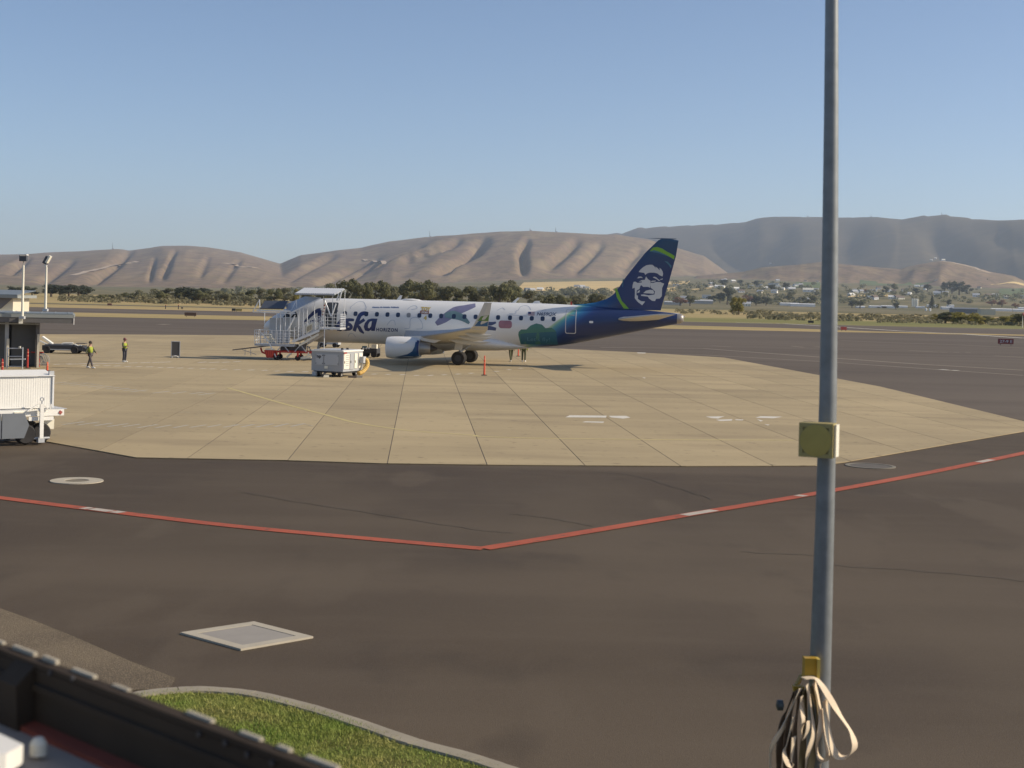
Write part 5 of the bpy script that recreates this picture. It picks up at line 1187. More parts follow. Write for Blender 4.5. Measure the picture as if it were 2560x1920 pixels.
tg = G(824, 868)
t = thing('tow_tractor', 'small white tow tractor under the nose behind the boarding ramp', 'tow tractor', tg, rad(-8))
MB().box((0, 0, .42), (1.9, 1.0, .30)).build('body', m_grey_lt, t); MB().box((.55, 0, .66), (.75, .95, .22)).build('bonnet', m_cream, t); MB().box((-.6, 0, .70), (.35, .8, .30)).build('seat', m_dark, t)
MB().path([(-.1, 0, .6), (-.2, 0, .95), (-.25, 0, 1.0)], .03, 6).build('steering_column', m_dark, t)
for x in (-.65, .62):
    for y in (-.5, .5): MB().lathe([(-.09, .12), (-.09, .21), (.09, .21), (.09, .12)], n=16, axis='Y', o=(x, y, .21)).build('wheel', m_black, t)
tg = G(926, 893)
t = thing('baggage_tug', 'dark tug with cream box and lamps just ahead of the engine', 'tug', tg, rad(-10))
MB().box((0, 0, .52), (1.3, 1.1, .40)).build('body', m_dark, t); MB().box((.42, -.35, .88), (.42, .4, .32)).build('box', m_cream, t); MB().box((.15, 0, 1.12), (1.0, 1.0, .05)).build('roof', m_dark, t)
for x in (-.25, .58): MB().tube((x, .3, .72), (x, .3, 1.1), .025, n=6).build('roof_post', m_dark, t)
MB().box((-.42, -.3, .80), (.3, .4, .18)).build('cowl', M('tug_teal', (.08, .16, .17), .5), t)
for x, z in ((-.42, .70), (-.18, .72), (.02, .74)): MB().lathe([(-.05, .02), (-.05, .075), (0, .08)], n=14, axis='Y', o=(x, -.58, z)).build('lamp', m_white, t)
for x in (-.42, .42):
    for y in (-.5, .5): MB().lathe([(-.09, .1), (-.09, .24), (.09, .24), (.09, .1)], n=16, axis='Y', o=(x, y, .24)).build('wheel', m_black, t)

# ================================================================== WHITE CART AT THE LEFT EDGE
AL = rad(38); w0 = G(61, 1112)
wc = thing('white_cart', 'white ribbed box cart with upright towbar cut off by the left edge', 'cart', w0, AL)
# local: x right along the ribbed face, y away, z up; ribbed face at y=0.35
def lw(px, py, y):   # sight line -> local point on plane y
    a, b = ray(px, py); ca, sa = math.cos(AL), math.sin(AL)
    # world X = w0.x + x ca - y sa ; Y = w0.y + x sa + y ca ; X = aY
    x = (a * (w0.y + y * ca) - w0.x + y * sa) / (ca - a * sa); Yw = w0.y + x * sa + y * ca
    return Vector((x, y, H - b * Yw))
yq = .30; tr_ = lw(134, 940, yq); bz = 1.12; tz = tr_.z; xr = tr_.x; xl = xr - 3.3
MB().box(((xl + xr) / 2, yq + .85, (bz + tz) / 2), (xr - xl, 1.66, tz - bz)).build('box_body', m_white2, wc)
k = xr - .10
while k > xl: MB().box((k, yq + .018, (bz + tz) / 2), (.034, .005, tz - bz - .08)).build('rib', m_white2, wc); k -= .075
MB().box((xr - .01, yq + .0, (bz + tz) / 2), (.05, .06, tz - bz)).build('corner_post', m_white, wc)
MB().prism([(xl - .05, yq - .05, tz + .002), (xl - .05, yq + 1.75, tz + .002), (xl - .05, yq + .9, tz + .16)], (xr - xl + .1, 0, 0)).build('roof', m_white2, wc)
MB().box(((xl + xr) / 2 - .3, yq - .03, tz + .02), (xr - xl - .5, .05, .05)).build('roof_rail', m_white, wc)
MB().box((xr - .02, yq + .15, tz + .09), (.16, .10, .12)).build('roof_lamp', m_grey_lt, wc)
dkr = lw(160, 1036, .1); 
MB().box(((xl + dkr.x) / 2, yq + .8, .98), (dkr.x - xl, 2.0, .20)).build('deck', m_white2, wc)
MB().box(((xl + dkr.x) / 2 + .8, yq + .8, 1.09), (dkr.x - xl - 1.4, 1.96, .015)).build('deck_plate', m_grey_lt, wc)
MB().box((dkr.x - .12, yq - .212, .98), (.10, .02, .10), ry=.6).build('reflector', M('reflector_red', (.35, .08, .06), .5), wc)
MB().box((xr - .45, yq - .20, .80), (.8, .04, .12)).build('number_plate', m_white2, wc)
MB().box((-.15, yq - .22, .90), (.34, .05, .26)).build('tail_lamp_box', m_cream, wc)
MB().tube((-.12, yq - .26, .86), (-.12, yq - .24, .86), .05, n=12).build('tail_lamp', M('lamp_orange', (.5, .16, .05), .5), wc)
xk = .45
MB().prism([(-.75, -.1, .22), (-.05, -.1, .22), (.10, -.1, .62), (-.05, -.1, 1.0), (-.75, -.1, 1.0)], (0, .05, 0)).build('side_skirt', M('skirt_grey', (.15, .165, .185), .7), wc)
MB().prism([(-2.8, -.08, .22), (-.77, -.08, .22), (-.77, -.08, 1.0), (-2.8, -.08, 1.0)], (0, .05, 0)).build('side_skirt', M('skirt_grey', (.15, .165, .185)), wc)
fl_ = lw(131, 1085, .45)
MB().prism([(fl_.x - .36, .45, .45), (fl_.x + .04, .45, .42), (fl_.x + .06, .45, .88), (fl_.x - .40, .45, .88)], (0, .04, 0)).build('mud_flap', m_cream, wc)
for x, y in ((0.05, .12), (.66, .45), (.66, 1.5), (.05, 1.8)):
    wh = MB().lathe([(-.13, .16), (-.14, .27), (-.08, .32), (.08, .32), (.14, .27), (.13, .16)], n=26, axis='Y', o=(x, y, .32)).build('wheel', m_black, wc, smooth=True)
    MB().lathe([(-.12, .03), (-.11, .155), (.11, .155), (.12, .03)], n=18, axis='Y', o=(x, y, .32)).build('rim', m_grey, wh)
tb0, tb1 = lw(103, 1096, -.05), lw(105, 1010, -.05)
MB().beam(tb0, tb1, .12, .07, up=(0, 1, 0)).build('towbar', m_white2, wc)
rc = lw(105.5, 998, -.05); mb = MB(); mb.path([rc + Vector((.055 * math.cos(a), 0, .055 * math.sin(a))) for a in np.linspace(0, 2 * math.pi, 17)], .018, 8); mb.build('tow_ring', m_grey_lt, wc)
MB().tube(tb1, rc + Vector((0, 0, -.05)), .025, n=8).build('ring_shank', m_grey_lt, wc)
for q in ((68, 1028, 97, 1010), (74, 1027, 99, 1024), (110, 1010, 122, 1025), (126, 1022, 128, 1010)):
    MB().beam(lw(q[0], q[1], -.02), lw(q[2], q[3], -.02), .05, .03).build('tow_brace', m_white2, wc)
for k in range(4): p = lw(77 + 6 * k, 1025 - k * .8, -.01); MB().lathe([(-.02, .028), (.02, .028)], n=10, axis='Y', o=p).build('chain_link', m_cream, wc)
mb = MB(); mb.box(tb0 + Vector((0, .05, -.05)), (.20, .16, .16)); mb.tube(tb0 + Vector((-.3, .1, .0)), tb0 + Vector((.3, .1, 0)), .035, n=8); mb.build('steering_head', m_grey_lt, wc)
mb = MB(); mb.tube((.05, .12, .32), (.66, .5, .32), .05, n=8); mb.build('axle', m_dark, wc)

# ================================================================== LOW TERMINAL AT THE LEFT
tbp = G(60, 918); YT = tbp.y; TR = rad(16)
bl_ = thing('low_terminal', 'low grey-roofed terminal wing with dark openings at the left edge', 'building', Vector((tbp.x, YT, 0)), TR)
_ct, _st = math.cos(TR), math.sin(TR)
def TD(px, py, yl=0.0):   # sight line -> local point on the plane y = yl of the turned building
    a, b = ray(px, py); x = (a * (tbp.y + yl * _ct) - tbp.x + yl * _st) / (_ct - a * _st); Yw = tbp.y + x * _st + yl * _ct
    return Vector((x, yl, H - b * Yw))
YE = -1.05
xL = TD(-130, 900).x; xW = TD(92, 900).x; xRf = TD(186, 795, YE).x; zr = TD(100, 790, YE).z; D5 = 5.5
MB().box(((xL + xRf) / 2, YE + D5 / 2, zr), (xRf - xL, D5, .20)).build('roof_fascia', m_fascia, bl_)
MB().box(((xL + xRf) / 2 - .05, YE + D5 / 2, zr + .14), (xRf - xL - .1, D5 - .2, .07)).build('roof_sheet', m_roof, bl_)
for k in range(9): MB().box((xRf - .4 - k * .8, YE + D5 / 2, zr + .19), (.04, D5 - .3, .03)).build('roof_seam', m_roof, bl_)
MB().box(((xL + xRf) / 2 - .04, YE + .10, zr - .26), (xRf - xL - .08, .14, .318)).build('under_fascia', m_wall_dk, bl_)
MB().box(((xL + xRf) / 2, YE + D5 / 2 + .1, zr - .14), (xRf - xL - .3, D5 - .4, .06)).build('soffit', m_wall_dk, bl_)
MB().box((xRf - .02, YE + .05, zr - .28), (.05, .10, .42)).build('downpipe', m_white2, bl_)
zw = zr - .18
MB().box(((xL + xW) / 2, 2.3, zw / 2), (xW - xL, .2, zw)).build('rear_wall', m_wall_dk, bl_)
MB().box((xW - .02, 1.25, zw / 2), (.2, 1.9, zw)).build('end_wall', m_wall_dk, bl_)
for px, wdt, mt, zt in ((17, .22, m_grey, None), (20.5, .15, m_wall_lt, 1.75), (94, .18, m_wall_dk, None), (96, .13, m_wall_lt, 2.05)):  # shorter pale columns paint the sunlit lower part of the columns
    x = TD(px, 850).x; h_ = zw if zt is None else zt; MB().box((x, -.05 if zt is None else -.24, h_ / 2), (wdt, .2, h_)).build('column', mt, bl_)
MB().box(((xL + xW) / 2, -.08, zr - .52), (xW - xL + .2, .16, .08)).build('lintel', m_grey, bl_)
for a, b in ((-60, 10), (27, 90)):
    xa, xb = TD(a, 850).x, TD(b, 850).x; MB().box(((xa + xb) / 2, .9, zw / 2), (xb - xa, .05, zw - .1)).build('opening', M('painted_interior_shade', (.10, .10, .098), .6), bl_)  # flat panel in the opening, coloured as the dim interior
MB().box((TD(52, 805, YE).x, YE - .06, zr - .28), (.24, .10, .40)).build('wall_lamp', m_cream, bl_)
# higher roof behind
b2 = thing('gabled_terminal', 'higher pale gabled terminal roof behind the low wing at far left', 'building', G(10, 838), 0); g2 = b2.location
def T2(px, py): return D(px, py, g2.y) - g2
a, b = T2(-160, 742), T2(48, 742); zc2 = T2(20, 745).z
MB().prism([(a.x, -.5, zc2), (b.x, -.5, zc2), (b.x, -.5, zc2 + .30), (a.x, -.5, zc2 + .30)], (0, 6, 0)).build('roof_fascia', m_fascia, b2)
MB().prism([(a.x, -.45, zc2 + .302), (b.x - .05, -.45, zc2 + .302), (b.x - .05, 5.4, zc2 + .75), (a.x, 5.4, zc2 + .75)], (0, 0, .06)).build('roof_sheet', m_roof, b2)
e_ = T2(32, 742).x; MB().box(((a.x + e_) / 2, 2.6, zc2 / 2), (e_ - a.x, 5.0, zc2 - .01)).build('wall', m_wall_lt, b2)
MB().prism([(a.x, .0, T2(0, 772).z), (T2(2, 772).x, .0, T2(0, 772).z), (e_ - .02, .0, zc2 - .02), (a.x, .0, zc2 - .02)], (0, .06, 0)).build('painted_gable_shade', M('gable_shade_grey', (.17, .155, .155), .85), b2)  # dark sheet painted as the unlit part around the sunlit gable triangle
MB().box(((a.x + e_) / 2, -.1, T2(10, 776).z), (e_ - a.x + .3, .5, .12)).build('ledge', m_cream, b2)
# gate and hose stand
gt = G(38, 922)
t = thing('metal_gate', 'galvanised tube gate standing before the terminal opening', 'gate', gt, 0)
def GD(px, py): return D(px, py, gt.y) - gt
for px in (19, 57): a = GD(px, 868); MB().tube((a.x, 0, 0), (a.x, 0, a.z), .035, n=8).build('gate_post', m_alu_dull, t)
for py in (871, 891, 916): a, b = GD(19, py), GD(57, py); MB().tube(a, b, .03, n=8).build('gate_bar', m_alu_dull, t)
a, b = GD(26, 898), GD(65, 897.5); MB().beam(a + Vector((0, -.1, 0)), b + Vector((0, -.1, 0)), .05, .07).build('stop_bar', m_white2, t)
MB().box(GD(49.5, 868), (.10, .1, .12)).build('gate_lamp', m_cream, t)
hs = G(96, 917)
t = thing('hose_stand', 'red stand with looped hoses at the terminal corner', 'hose stand', hs, 0)
MB().box((0, 0, .45), (.12, .12, .9)).build('post', m_red, t); MB().box((-.1, 0, .90), (.75, .14, .07)).build('arm', m_red, t)
for k in range(4):
    x = .10 + .12 * k; mb = MB(); mb.path(smoothpts([(x * .4, 0, .86), (x + .12, -.05, .70), (x + .22, -.05, .32), (x + .10, -.05, .10), (x - .05, -.05, .25), (x * .3, 0, .7)], 4), .022, 6); mb.build('hose', m_grey, t, smooth=True)
# floodlight masts
def mast(name, label, px, pyb, pyt, Y, face):
    b_ = D(px, pyb, Y); tp_ = D(px + 1.2, pyt, Y); base = Vector((b_.x, b_.y, b_.z)); t = thing(name, label, 'floodlight mast', base, 0); h_ = tp_.z - b_.z
    MB().tube((0, 0, 0), (0, 0, h_), .085, .06, n=12).build('pole', m_cream, t, smooth=True)
    MB().box((0, 0, .08), (.30, .30, .16)).build('foot', m_grey_lt, t)
    if face == 'front':
        hd = MB().box((0, -.05, h_ + .42), (.42, .30, .36)).build('lamp_head', m_slate, t); MB().box((0, -.05, h_ + .63), (.50, .42, .05)).build('lamp_hood', m_white2, hd); MB().box((0, -.20, h_ + .58), (.36, .03, .05)).build('lamp_lip', m_white2, hd); MB().tube((0, 0, h_), (0, -.03, h_ + .25), .03, n=8).build('bracket', m_grey, t)
    else:
        hd = MB().box((.02, -.05, h_ + .42), (.26, .40, .50), ry=rad(27)).build('lamp_head', m_slate, t); MB().box((.14, -.05, h_ + .48), (.12, .42, .50), ry=rad(27)).build('lamp_visor', m_cream, hd); MB().box((-.06, -.02, h_ + .08), (.18, .16, .10), ry=.3).build('bracket', m_white2, t)
mast('floodlight_mast', 'cream floodlight mast with square hooded head, leftmost at the terminal roof', 55.5, 797, 663, YT - 1.3, 'front')
mast('floodlight_mast', 'cream floodlight mast with tilted head, right one at the terminal roof', 113.5, 778, 667, YT + 4.0, 'side')

# ================================================================== NEAR POLE WITH BOX, HOOKS AND STRAPS
PY = 6.7 * KD
pt_, pm_, pb_ = D(2079.5, -120, PY), D(2072.5, 1000, PY), D(2052, 1678, PY)
base_x = D(2038, 2150, PY).x
np_ = thing('lamp_pole', 'tall tapered galvanised pole close to the window at right', 'pole', Vector((base_x, PY, 0)), 0)
def NP(px, py, y=0.0):
    return D(px, py, PY + y) - Vector((base_x, PY, 0))
prf = [(2150, 2038.5, 58), (1920, 2043, 56), (1678, 2050.5, 53), (1300, 2062, 47), (1000, 2070, 43.5), (600, 2075.5, 39.5), (300, 2078, 36), (0, 2079.5, 32.5), (-500, 2082, 27)]
rg = []
for py, px, wp in prf:
    c_ = NP(px, py); r = wp / 2 * PY / F; c_.y = 0; rg.append([c_ + Vector((r * math.cos(2 * math.pi * k / 28), r * math.sin(2 * math.pi * k / 28), 0)) for k in range(28)])
bc = rg[0]; zb = bc[0].z
MB().loft([[Vector((v.x, v.y, 0)) for v in bc]] + rg).build('shaft', m_galv, np_, smooth=True)
MB().box((0, 0, .02), (.40, .40, .04)).build('base_plate', m_galv, np_)
# yellow-faced box
bxm = thing('pole_box', 'grey square box with yellow lens strapped to the tall pole', 'box', Vector((0, 0, 0))); 
bcn = D(2040, 1101, PY - .19); bxm.location = bcn; bxm.rotation_euler = (0, 0, rad(-24))
S_ = .262
m_boxg = M('box_olive', (.38, .31, .12), .7, var=.12)
MB().box((0, .07, 0), (S_ * .98, .14, S_)).build('housing', m_boxg, bxm)
mb = MB(); o_ = S_ / 2; i_ = S_ * .38
mb.loft([[(-o_, -.01, -o_), (o_, -.01, -o_), (o_, -.01, o_), (-o_, -.01, o_)], [(-i_, -.012, -i_), (i_, -.012, -i_), (i_, -.012, i_), (-i_, -.012, i_)], [(-i_, .0, -i_), (i_, .0, -i_), (i_, .0, i_), (-i_, .0, i_)]], caps=False); mb.build('rim', m_boxg, bxm)
MB().lathe([(-.020, .03), (-.018, .09), (-.0125, i_ * 1.22)], n=40, axis='Y').build('lens', M('yellow_lens', (.46, .36, .10), .8, var=.2, scale=6), bxm, smooth=True)
MB().box((S_ * .5 + .010, .08, 0), (.016, .11, S_ * .94)).build('painted_lit_side', m_cream, bxm)  # cream strip painted as the sunlit right side of the box
# hooks (yellow brackets)
def NW(px, py, y=0.0): return D(px, py, PY + y)
hk = NW(2038, 1668, -.10); t = thing('hook_bracket', 'yellow steel hook bracket high on the tall pole', 'bracket', hk)
MB().box((-.045, 0, 0), (.09, .10, .155)).build('plate', m_yellow, t); MB().box((.012, -.01, 0), (.022, .12, .152)).build('flange', M('yellow_bright_edge', (.62, .45, .10), .5), t)
hk = NW(1998, 1727, -.16); t = thing('hook_bracket', 'small yellow hook end under the draped strap', 'bracket', hk)
MB().prism([(-.045, 0, .035), (.040, 0, .030), (.026, 0, -.05), (-.032, 0, -.05)], (0, .06, 0)).build('plate', m_yellow, t); MB().tube((-.02, .04, .02), (.06, .22, .06), .02, n=8).build('arm', m_yellow, t)
# straps: flat webbing hung in loops
def strap(pts, wd, mat, parent, name='strap_loop', org=(0, 0, 0), tw=0.0):
    P_ = smoothpts(pts, 8); L_ = []; 
    for i, p in enumerate(P_):
        d = (P_[min(i + 1, len(P_) - 1)] - P_[max(i - 1, 0)]).normalized(); side = d.cross(Vector((0, 1, 0)))
        side = side.normalized() if side.length > 1e-3 else Vector((1, 0, 0))
        a = .95 + tw * math.sin(i * .22); sdv = Vector((math.cos(a), math.sin(a), 0)); sdv = sdv - d * sdv.dot(d); sdv.normalize(); nn_ = d.cross(sdv).normalized()
        L_.append([p + sdv * wd / 2 + nn_ * .003, p - sdv * wd / 2 + nn_ * .003, p - sdv * wd / 2 - nn_ * .003, p + sdv * wd / 2 - nn_ * .003])
    MB().loft(L_).build(name, mat, parent, off=org, smooth=True)
m_web = M('tan_webbing', (.70, .57, .41), .85, var=.12, scale=18); m_web2 = M('brown_webbing', (.20, .135, .085), .85, var=.2, scale=14); m_web3 = M('olive_webbing', (.26, .20, .095), .85, var=.2, scale=14)
k5 = 260 / 1540
def S5(pts, y): return [NW(1900 + x * k5, 1640 + yy * k5, y + .03 * math.sin(i * 1.7)) for i, (x, yy) in enumerate(pts)]
so_ = NW(2000, 1760, -.2); stp = thing('strap_bundle', 'bundle of tan webbing straps looped over the yellow hook on the tall pole', 'straps', so_)
for pts, wd, mt, y in (([(640, 330), (800, 325), (900, 420), (1040, 640), (1200, 900), (1340, 1120), (1400, 1300), (1370, 1420), (1280, 1490), (1180, 1480), (1090, 1410), (1040, 1180), (990, 850), (965, 650)], .030, m_web, -.22),
                       ([(800, 380), (860, 620), (900, 950), (880, 1150), (840, 1330), (860, 1480), (950, 1560), (1000, 1450), (960, 1200), (900, 800)], .028, m_web, -.19),
                       ([(700, 420), (760, 800), (790, 1150), (720, 1400), (690, 1560), (670, 1750)], .026, m_web, -.24),
                       ([(600, 480), (430, 850), (330, 1080), (200, 1290), (155, 1480), (160, 1750)], .026, m_web, -.25),
                       ([(620, 600), (600, 720), (625, 850), (640, 960), (620, 1100), (640, 1240), (700, 1100), (710, 960)], .018, m_web, -.27),
                       ([(500, 900), (400, 1300), (360, 1450), (390, 1560), (460, 1610), (470, 1500), (500, 1200)], .022, m_web, -.28),
                       ([(560, 500), (470, 800), (420, 1100), (400, 1400), (380, 1750)], .040, m_web2, -.20), ([(600, 520), (540, 900), (500, 1300), (490, 1750)], .040, m_web2, -.21), ([(660, 500), (680, 900), (640, 1300), (620, 1750)], .036, m_web3, -.20),
                       ([(720, 480), (790, 900), (800, 1250), (740, 1700)], .034, m_web3, -.18), ([(520, 520), (400, 800), (330, 1000), (290, 1350), (280, 1750)], .034, m_web2, -.18), ([(760, 450), (850, 800), (860, 1100)], .034, m_web3, -.17),
                       ([(900, 1750), (895, 1650), (900, 1590)], .012, m_web, -.2)):
    strap(S5(pts, y), wd * (2.3 if mt is m_web else 2.4), mt, stp, org=so_, tw=.25)
mb = MB(); mb.lathe([(-.03, .01), (-.02, .04), (.02, .04), (.03, .01)], n=14, axis='X', o=NW(1950, 1763, -.2) - so_); mb.build('buckle', M('dark_buckle', (.05, .06, .06), .5), stp)

# ================================================================== PARAPET BELOW THE WINDOW
pv = Vector((-.7192, .6948, 0)); pnr = Vector((-.6948, -.7192, 0))     # along (away to the left) / towards the building
p0 = D(430, 1759, 2.2 * KD); zt_ = p0.z
pa = thing('parapet_ledge', 'dark metal parapet with pale clips and red gasket below the window', 'parapet', Vector((p0.x, p0.y, 0)))
def PA(s, n_, z): return pv * s + pnr * n_ + Vector((0, 0, z))
s0_, s1_ = -4.0, 5.0
def pbar(name, sect, mat, a=s0_, b=s1_, parent=pa): return MB().loft([[PA(a, n_, z) for n_, z in sect], [PA(b, n_, z) for n_, z in sect]]).build(name, mat, parent)
m_bronze = M('bronze_flashing', (.050, .036, .024), .8, .0, var=.5, scale=2.5, spec=.2); 
pbar('outer_wall', [(.0, 0), (.03, 0), (.03, zt_ - .02), (0, zt_ - .02)], m_wall_dk)
pbar('top_cap', [(.018, zt_ - .018), (.052, zt_ - .018), (.052, zt_ - .002), (.018, zt_)], m_bronze)
pbar('inner_face', [(.031, zt_ - .175), (.05, zt_ - .175), (.05, zt_ - .021), (.031, zt_ - .021)], m_bronze)
pbar('face_lip', [(.0505, zt_ - .075), (.062, zt_ - .078), (.062, zt_ - .060), (.0505, zt_ - .055)], m_bronze)
zs_ = zt_ - .175
pbar('red_gasket', [(.05, zs_ - .03), (.092, zs_ - .035), (.092, zs_ + .002), (.0505, zs_ + .01)], M('red_gasket', (.20, .045, .025), .8, var=.4, scale=3))
pbar('sill', [(.093, zs_ - .06), (1.15, zs_ - .03), (1.15, zs_), (.093, zs_ - .012)], M('grey_sill', (.34, .30, .26), .9, var=.12, scale=2))
def s_at(px, py):   # along-ledge coordinate of a sight line on the top edge
    q = G(px, py, zt_) - Vector((p0.x, p0.y, 0)); return q.dot(pv)
for a, b, hh in (((14, 1596), (40, 1606), .012), ((76, 1614), (114, 1636), .018), ((153, 1641), (166, 1657), .022), ((212, 1671), (256, 1693), .014), ((308, 1709), (345, 1724), .008), ((489, 1779), (549, 1803), .013), ((619, 1829), (668, 1849), .012), ((716, 1863), (742, 1876), .012), ((790, 1889), (864, 1919), .012), ((930, 1948), (1000, 1976), .012)):
    sa_, sb_ = s_at(*a), s_at(*b); mb = MB(); mb.loft([[PA(s_, .012, zt_ - .004), PA(s_, .026, zt_ - .004), PA(s_, .024, zt_ + hh * .55), PA(s_, .013, zt_ + hh * .55)] for s_ in (sa_, sb_)]); mb.build('clip', m_conc_light, pa)
for px, py in ((500, 1835), (566, 1857), (621, 1886), (683, 1907), (128, 1682), (184, 1696), (760, 1945)):
    a, b = ray(px, py); rdir = Vector((a, 1, -b)); q0 = Vector((0, 0, H)); tt = ((Vector((p0.x, p0.y, 0)) + pnr * .052 - q0).dot(pnr)) / rdir.dot(pnr); q = q0 + rdir * tt - Vector((p0.x, p0.y, 0))
    MB().tube(q, q + pnr * .006, .0075, n=8).build('bolt_head', m_dark, pa)
# bracket block and lit corner piece near the left end
sb = s_at(48, 1650)
mb = MB(); mb.loft([[PA(s_, .052, zs_ - .04), PA(s_, .10, zs_ - .04), PA(s_, .11, zt_ - .06), PA(s_, .052, zt_ - .01)] for s_ in (sb - .05, sb + .06)]); mb.build('stiffener', m_bronze, pa)
sc_ = G(25, 1890, zs_ + .02) - Vector((p0.x, p0.y, 0)); cs, cn = sc_.dot(pv), sc_.dot(pnr)
mb = MB(); mb.prism([PA(cs + .4, cn - .02, zs_ + .003), PA(cs - .03, cn - .02, zs_ + .003), PA(cs - .075, cn + .05, zs_ + .003), PA(cs - .02, cn + .25, zs_ + .003), PA(cs + .4, cn + .3, zs_ + .003)], (0, 0, .05)); mb.build('sill_block', m_white2, pa)
mb = MB(); mb.lathe([(zs_ + .0, .022), (zs_ + .03, .022), (zs_ + .045, .012)], n=14, o=PA(cs + .02, cn - .09, 0)); mb.build('sill_stud', m_cream, pa)

# ================================================================== SIGNS AND FAR AIRFIELD THINGS
def sign(px, py, wpx, hpx, face, label, text=None, tcol=None, back=None):
    b_ = G(px, py); k = b_.y / F; w_, h_ = wpx * k, hpx * k; t = thing('airfield_sign', label, 'sign', b_, 0)
    MB().box((0, 0, h_ / 2 + .12), (w_, .25, h_ - .12)).build('panel', face, t)
    if text:
        tp = textpolys(text, h_ * .62, 0, 0, 0, w_ * .82, h_ * .01); zmin = min(z for f in tp for _, z in f); zmax = max(z for f in tp for _, z in f)
        for g in list(GLYPH.values()):
            mb = MB()
            for f in g: mb.poly([(x - w_ * .41, -.135, h_ / 2 + .12 + (z - (zmin + zmax) / 2)) for x, z in f])
            mb.build('legend_letter', tcol, t)
    for x in (-w_ * .35, w_ * .35): MB().box((x, 0, .06), (.10, .12, .12)).build('leg', m_dark, t)
m_sred = M('sign_red', (.22, .045, .042), .6, var=.1); m_sblk = M('sign_black', (.05, .045, .04), .6); m_syel = M('sign_yellow', (.42, .30, .07), .6)
sign(2514, 863, 38, 15, m_sred, 'dark red runway holding sign reading 27-9 at far right', '27-9 E', m_logo)
sign(2109, 827, 15, 9, M('sign_pale_red', (.50, .10, .09), .6), 'small bright red sign just right of the tall pole')
sign(2027, 809, 14, 7, m_sblk, 'small black sign on the grass left of the tall pole')
sign(476, 792, 29, 10, M('sign_brown', (.12, .07, .05), .6), 'brown-faced airfield sign on the grass strip left of the ramp')
sign(584, 779, 9, 7, m_sblk, 'black square of the yellow taxiway sign pair')
sign(597, 779, 16, 6, m_syel, 'yellow taxiway sign beside a black square')
sign(274, 765, 11, 6, M('sign_maroon', (.16, .07, .06), .6), 'small maroon sign far across the field at left')
sign(455, 773, 5, 4, m_sblk, 'tiny black marker far across the field right of a stake')
for px, py, h_, lb in ((446, 773, 1.0, 'dark stake far across the field, right of another'), (414, 772, .9, 'dark stake far across the field, leftmost one')):
    t = thing('marker_stake', lb, 'stake', G(px, py)); MB().box((0, 0, h_ / 2), (.18, .18, h_)).build('stake', m_dark, t); MB().box((0, 0, h_ + .05), (.3, .3, .1)).build('cap', m_orange, t)
wsb = G(2556, 819)
t = thing('windsock_mast', 'thin pale mast with red top at the right edge', 'mast', wsb); k = wsb.y / F
MB().tube((0, 0, 0), (0, 0, 30 * k), .12, n=8).build('pole', m_cream, t); MB().lathe([(0, .5), (1.6, .25)], n=10, axis='X', o=(0, 0, 33 * k)).build('sock', M('sock_red', (.40, .12, .10), .7), t)
# ridge-top aerials
for i, (px, py, hp, lb) in enumerate(((1325, 576.5, 7, 'short aerial on the ridge crest above the wing'), (1389, 581, 12, 'lattice aerial on the ridge crest left of the tail fin'), (1074, 592, 14, 'thin aerial on the ridge crest above the forward cabin'), (281, 626, 16, 'thin aerial on the left ridge crest'), (2177, 543, 6, 'short aerial on the dark ridge right of the tall pole'), (2354, 536, 8, 'aerial on the highest dark ridge top'), (2018, 541, 5, 'low hut and aerial on the dark ridge left of the tall pole'))):
    a, b = ray(px, py); Yb = max(np.arange(3500 * KD, 7900 * KD, 90), key=lambda Y_: terrain(a, Y_)[0] / Y_ - H / Y_); zz = terrain(a, Yb)[0]; k = Yb / F
    t = thing('ridge_aerial', lb, 'aerial', (a * Yb, Yb, zz)); MB().lathe([(0, 1.6), (hp * k, .7)], n=6).build('mast', m_dark, t)
    MB().box((5, 0, 2), (9, 6, 5)).build('hut', m_grey, t)

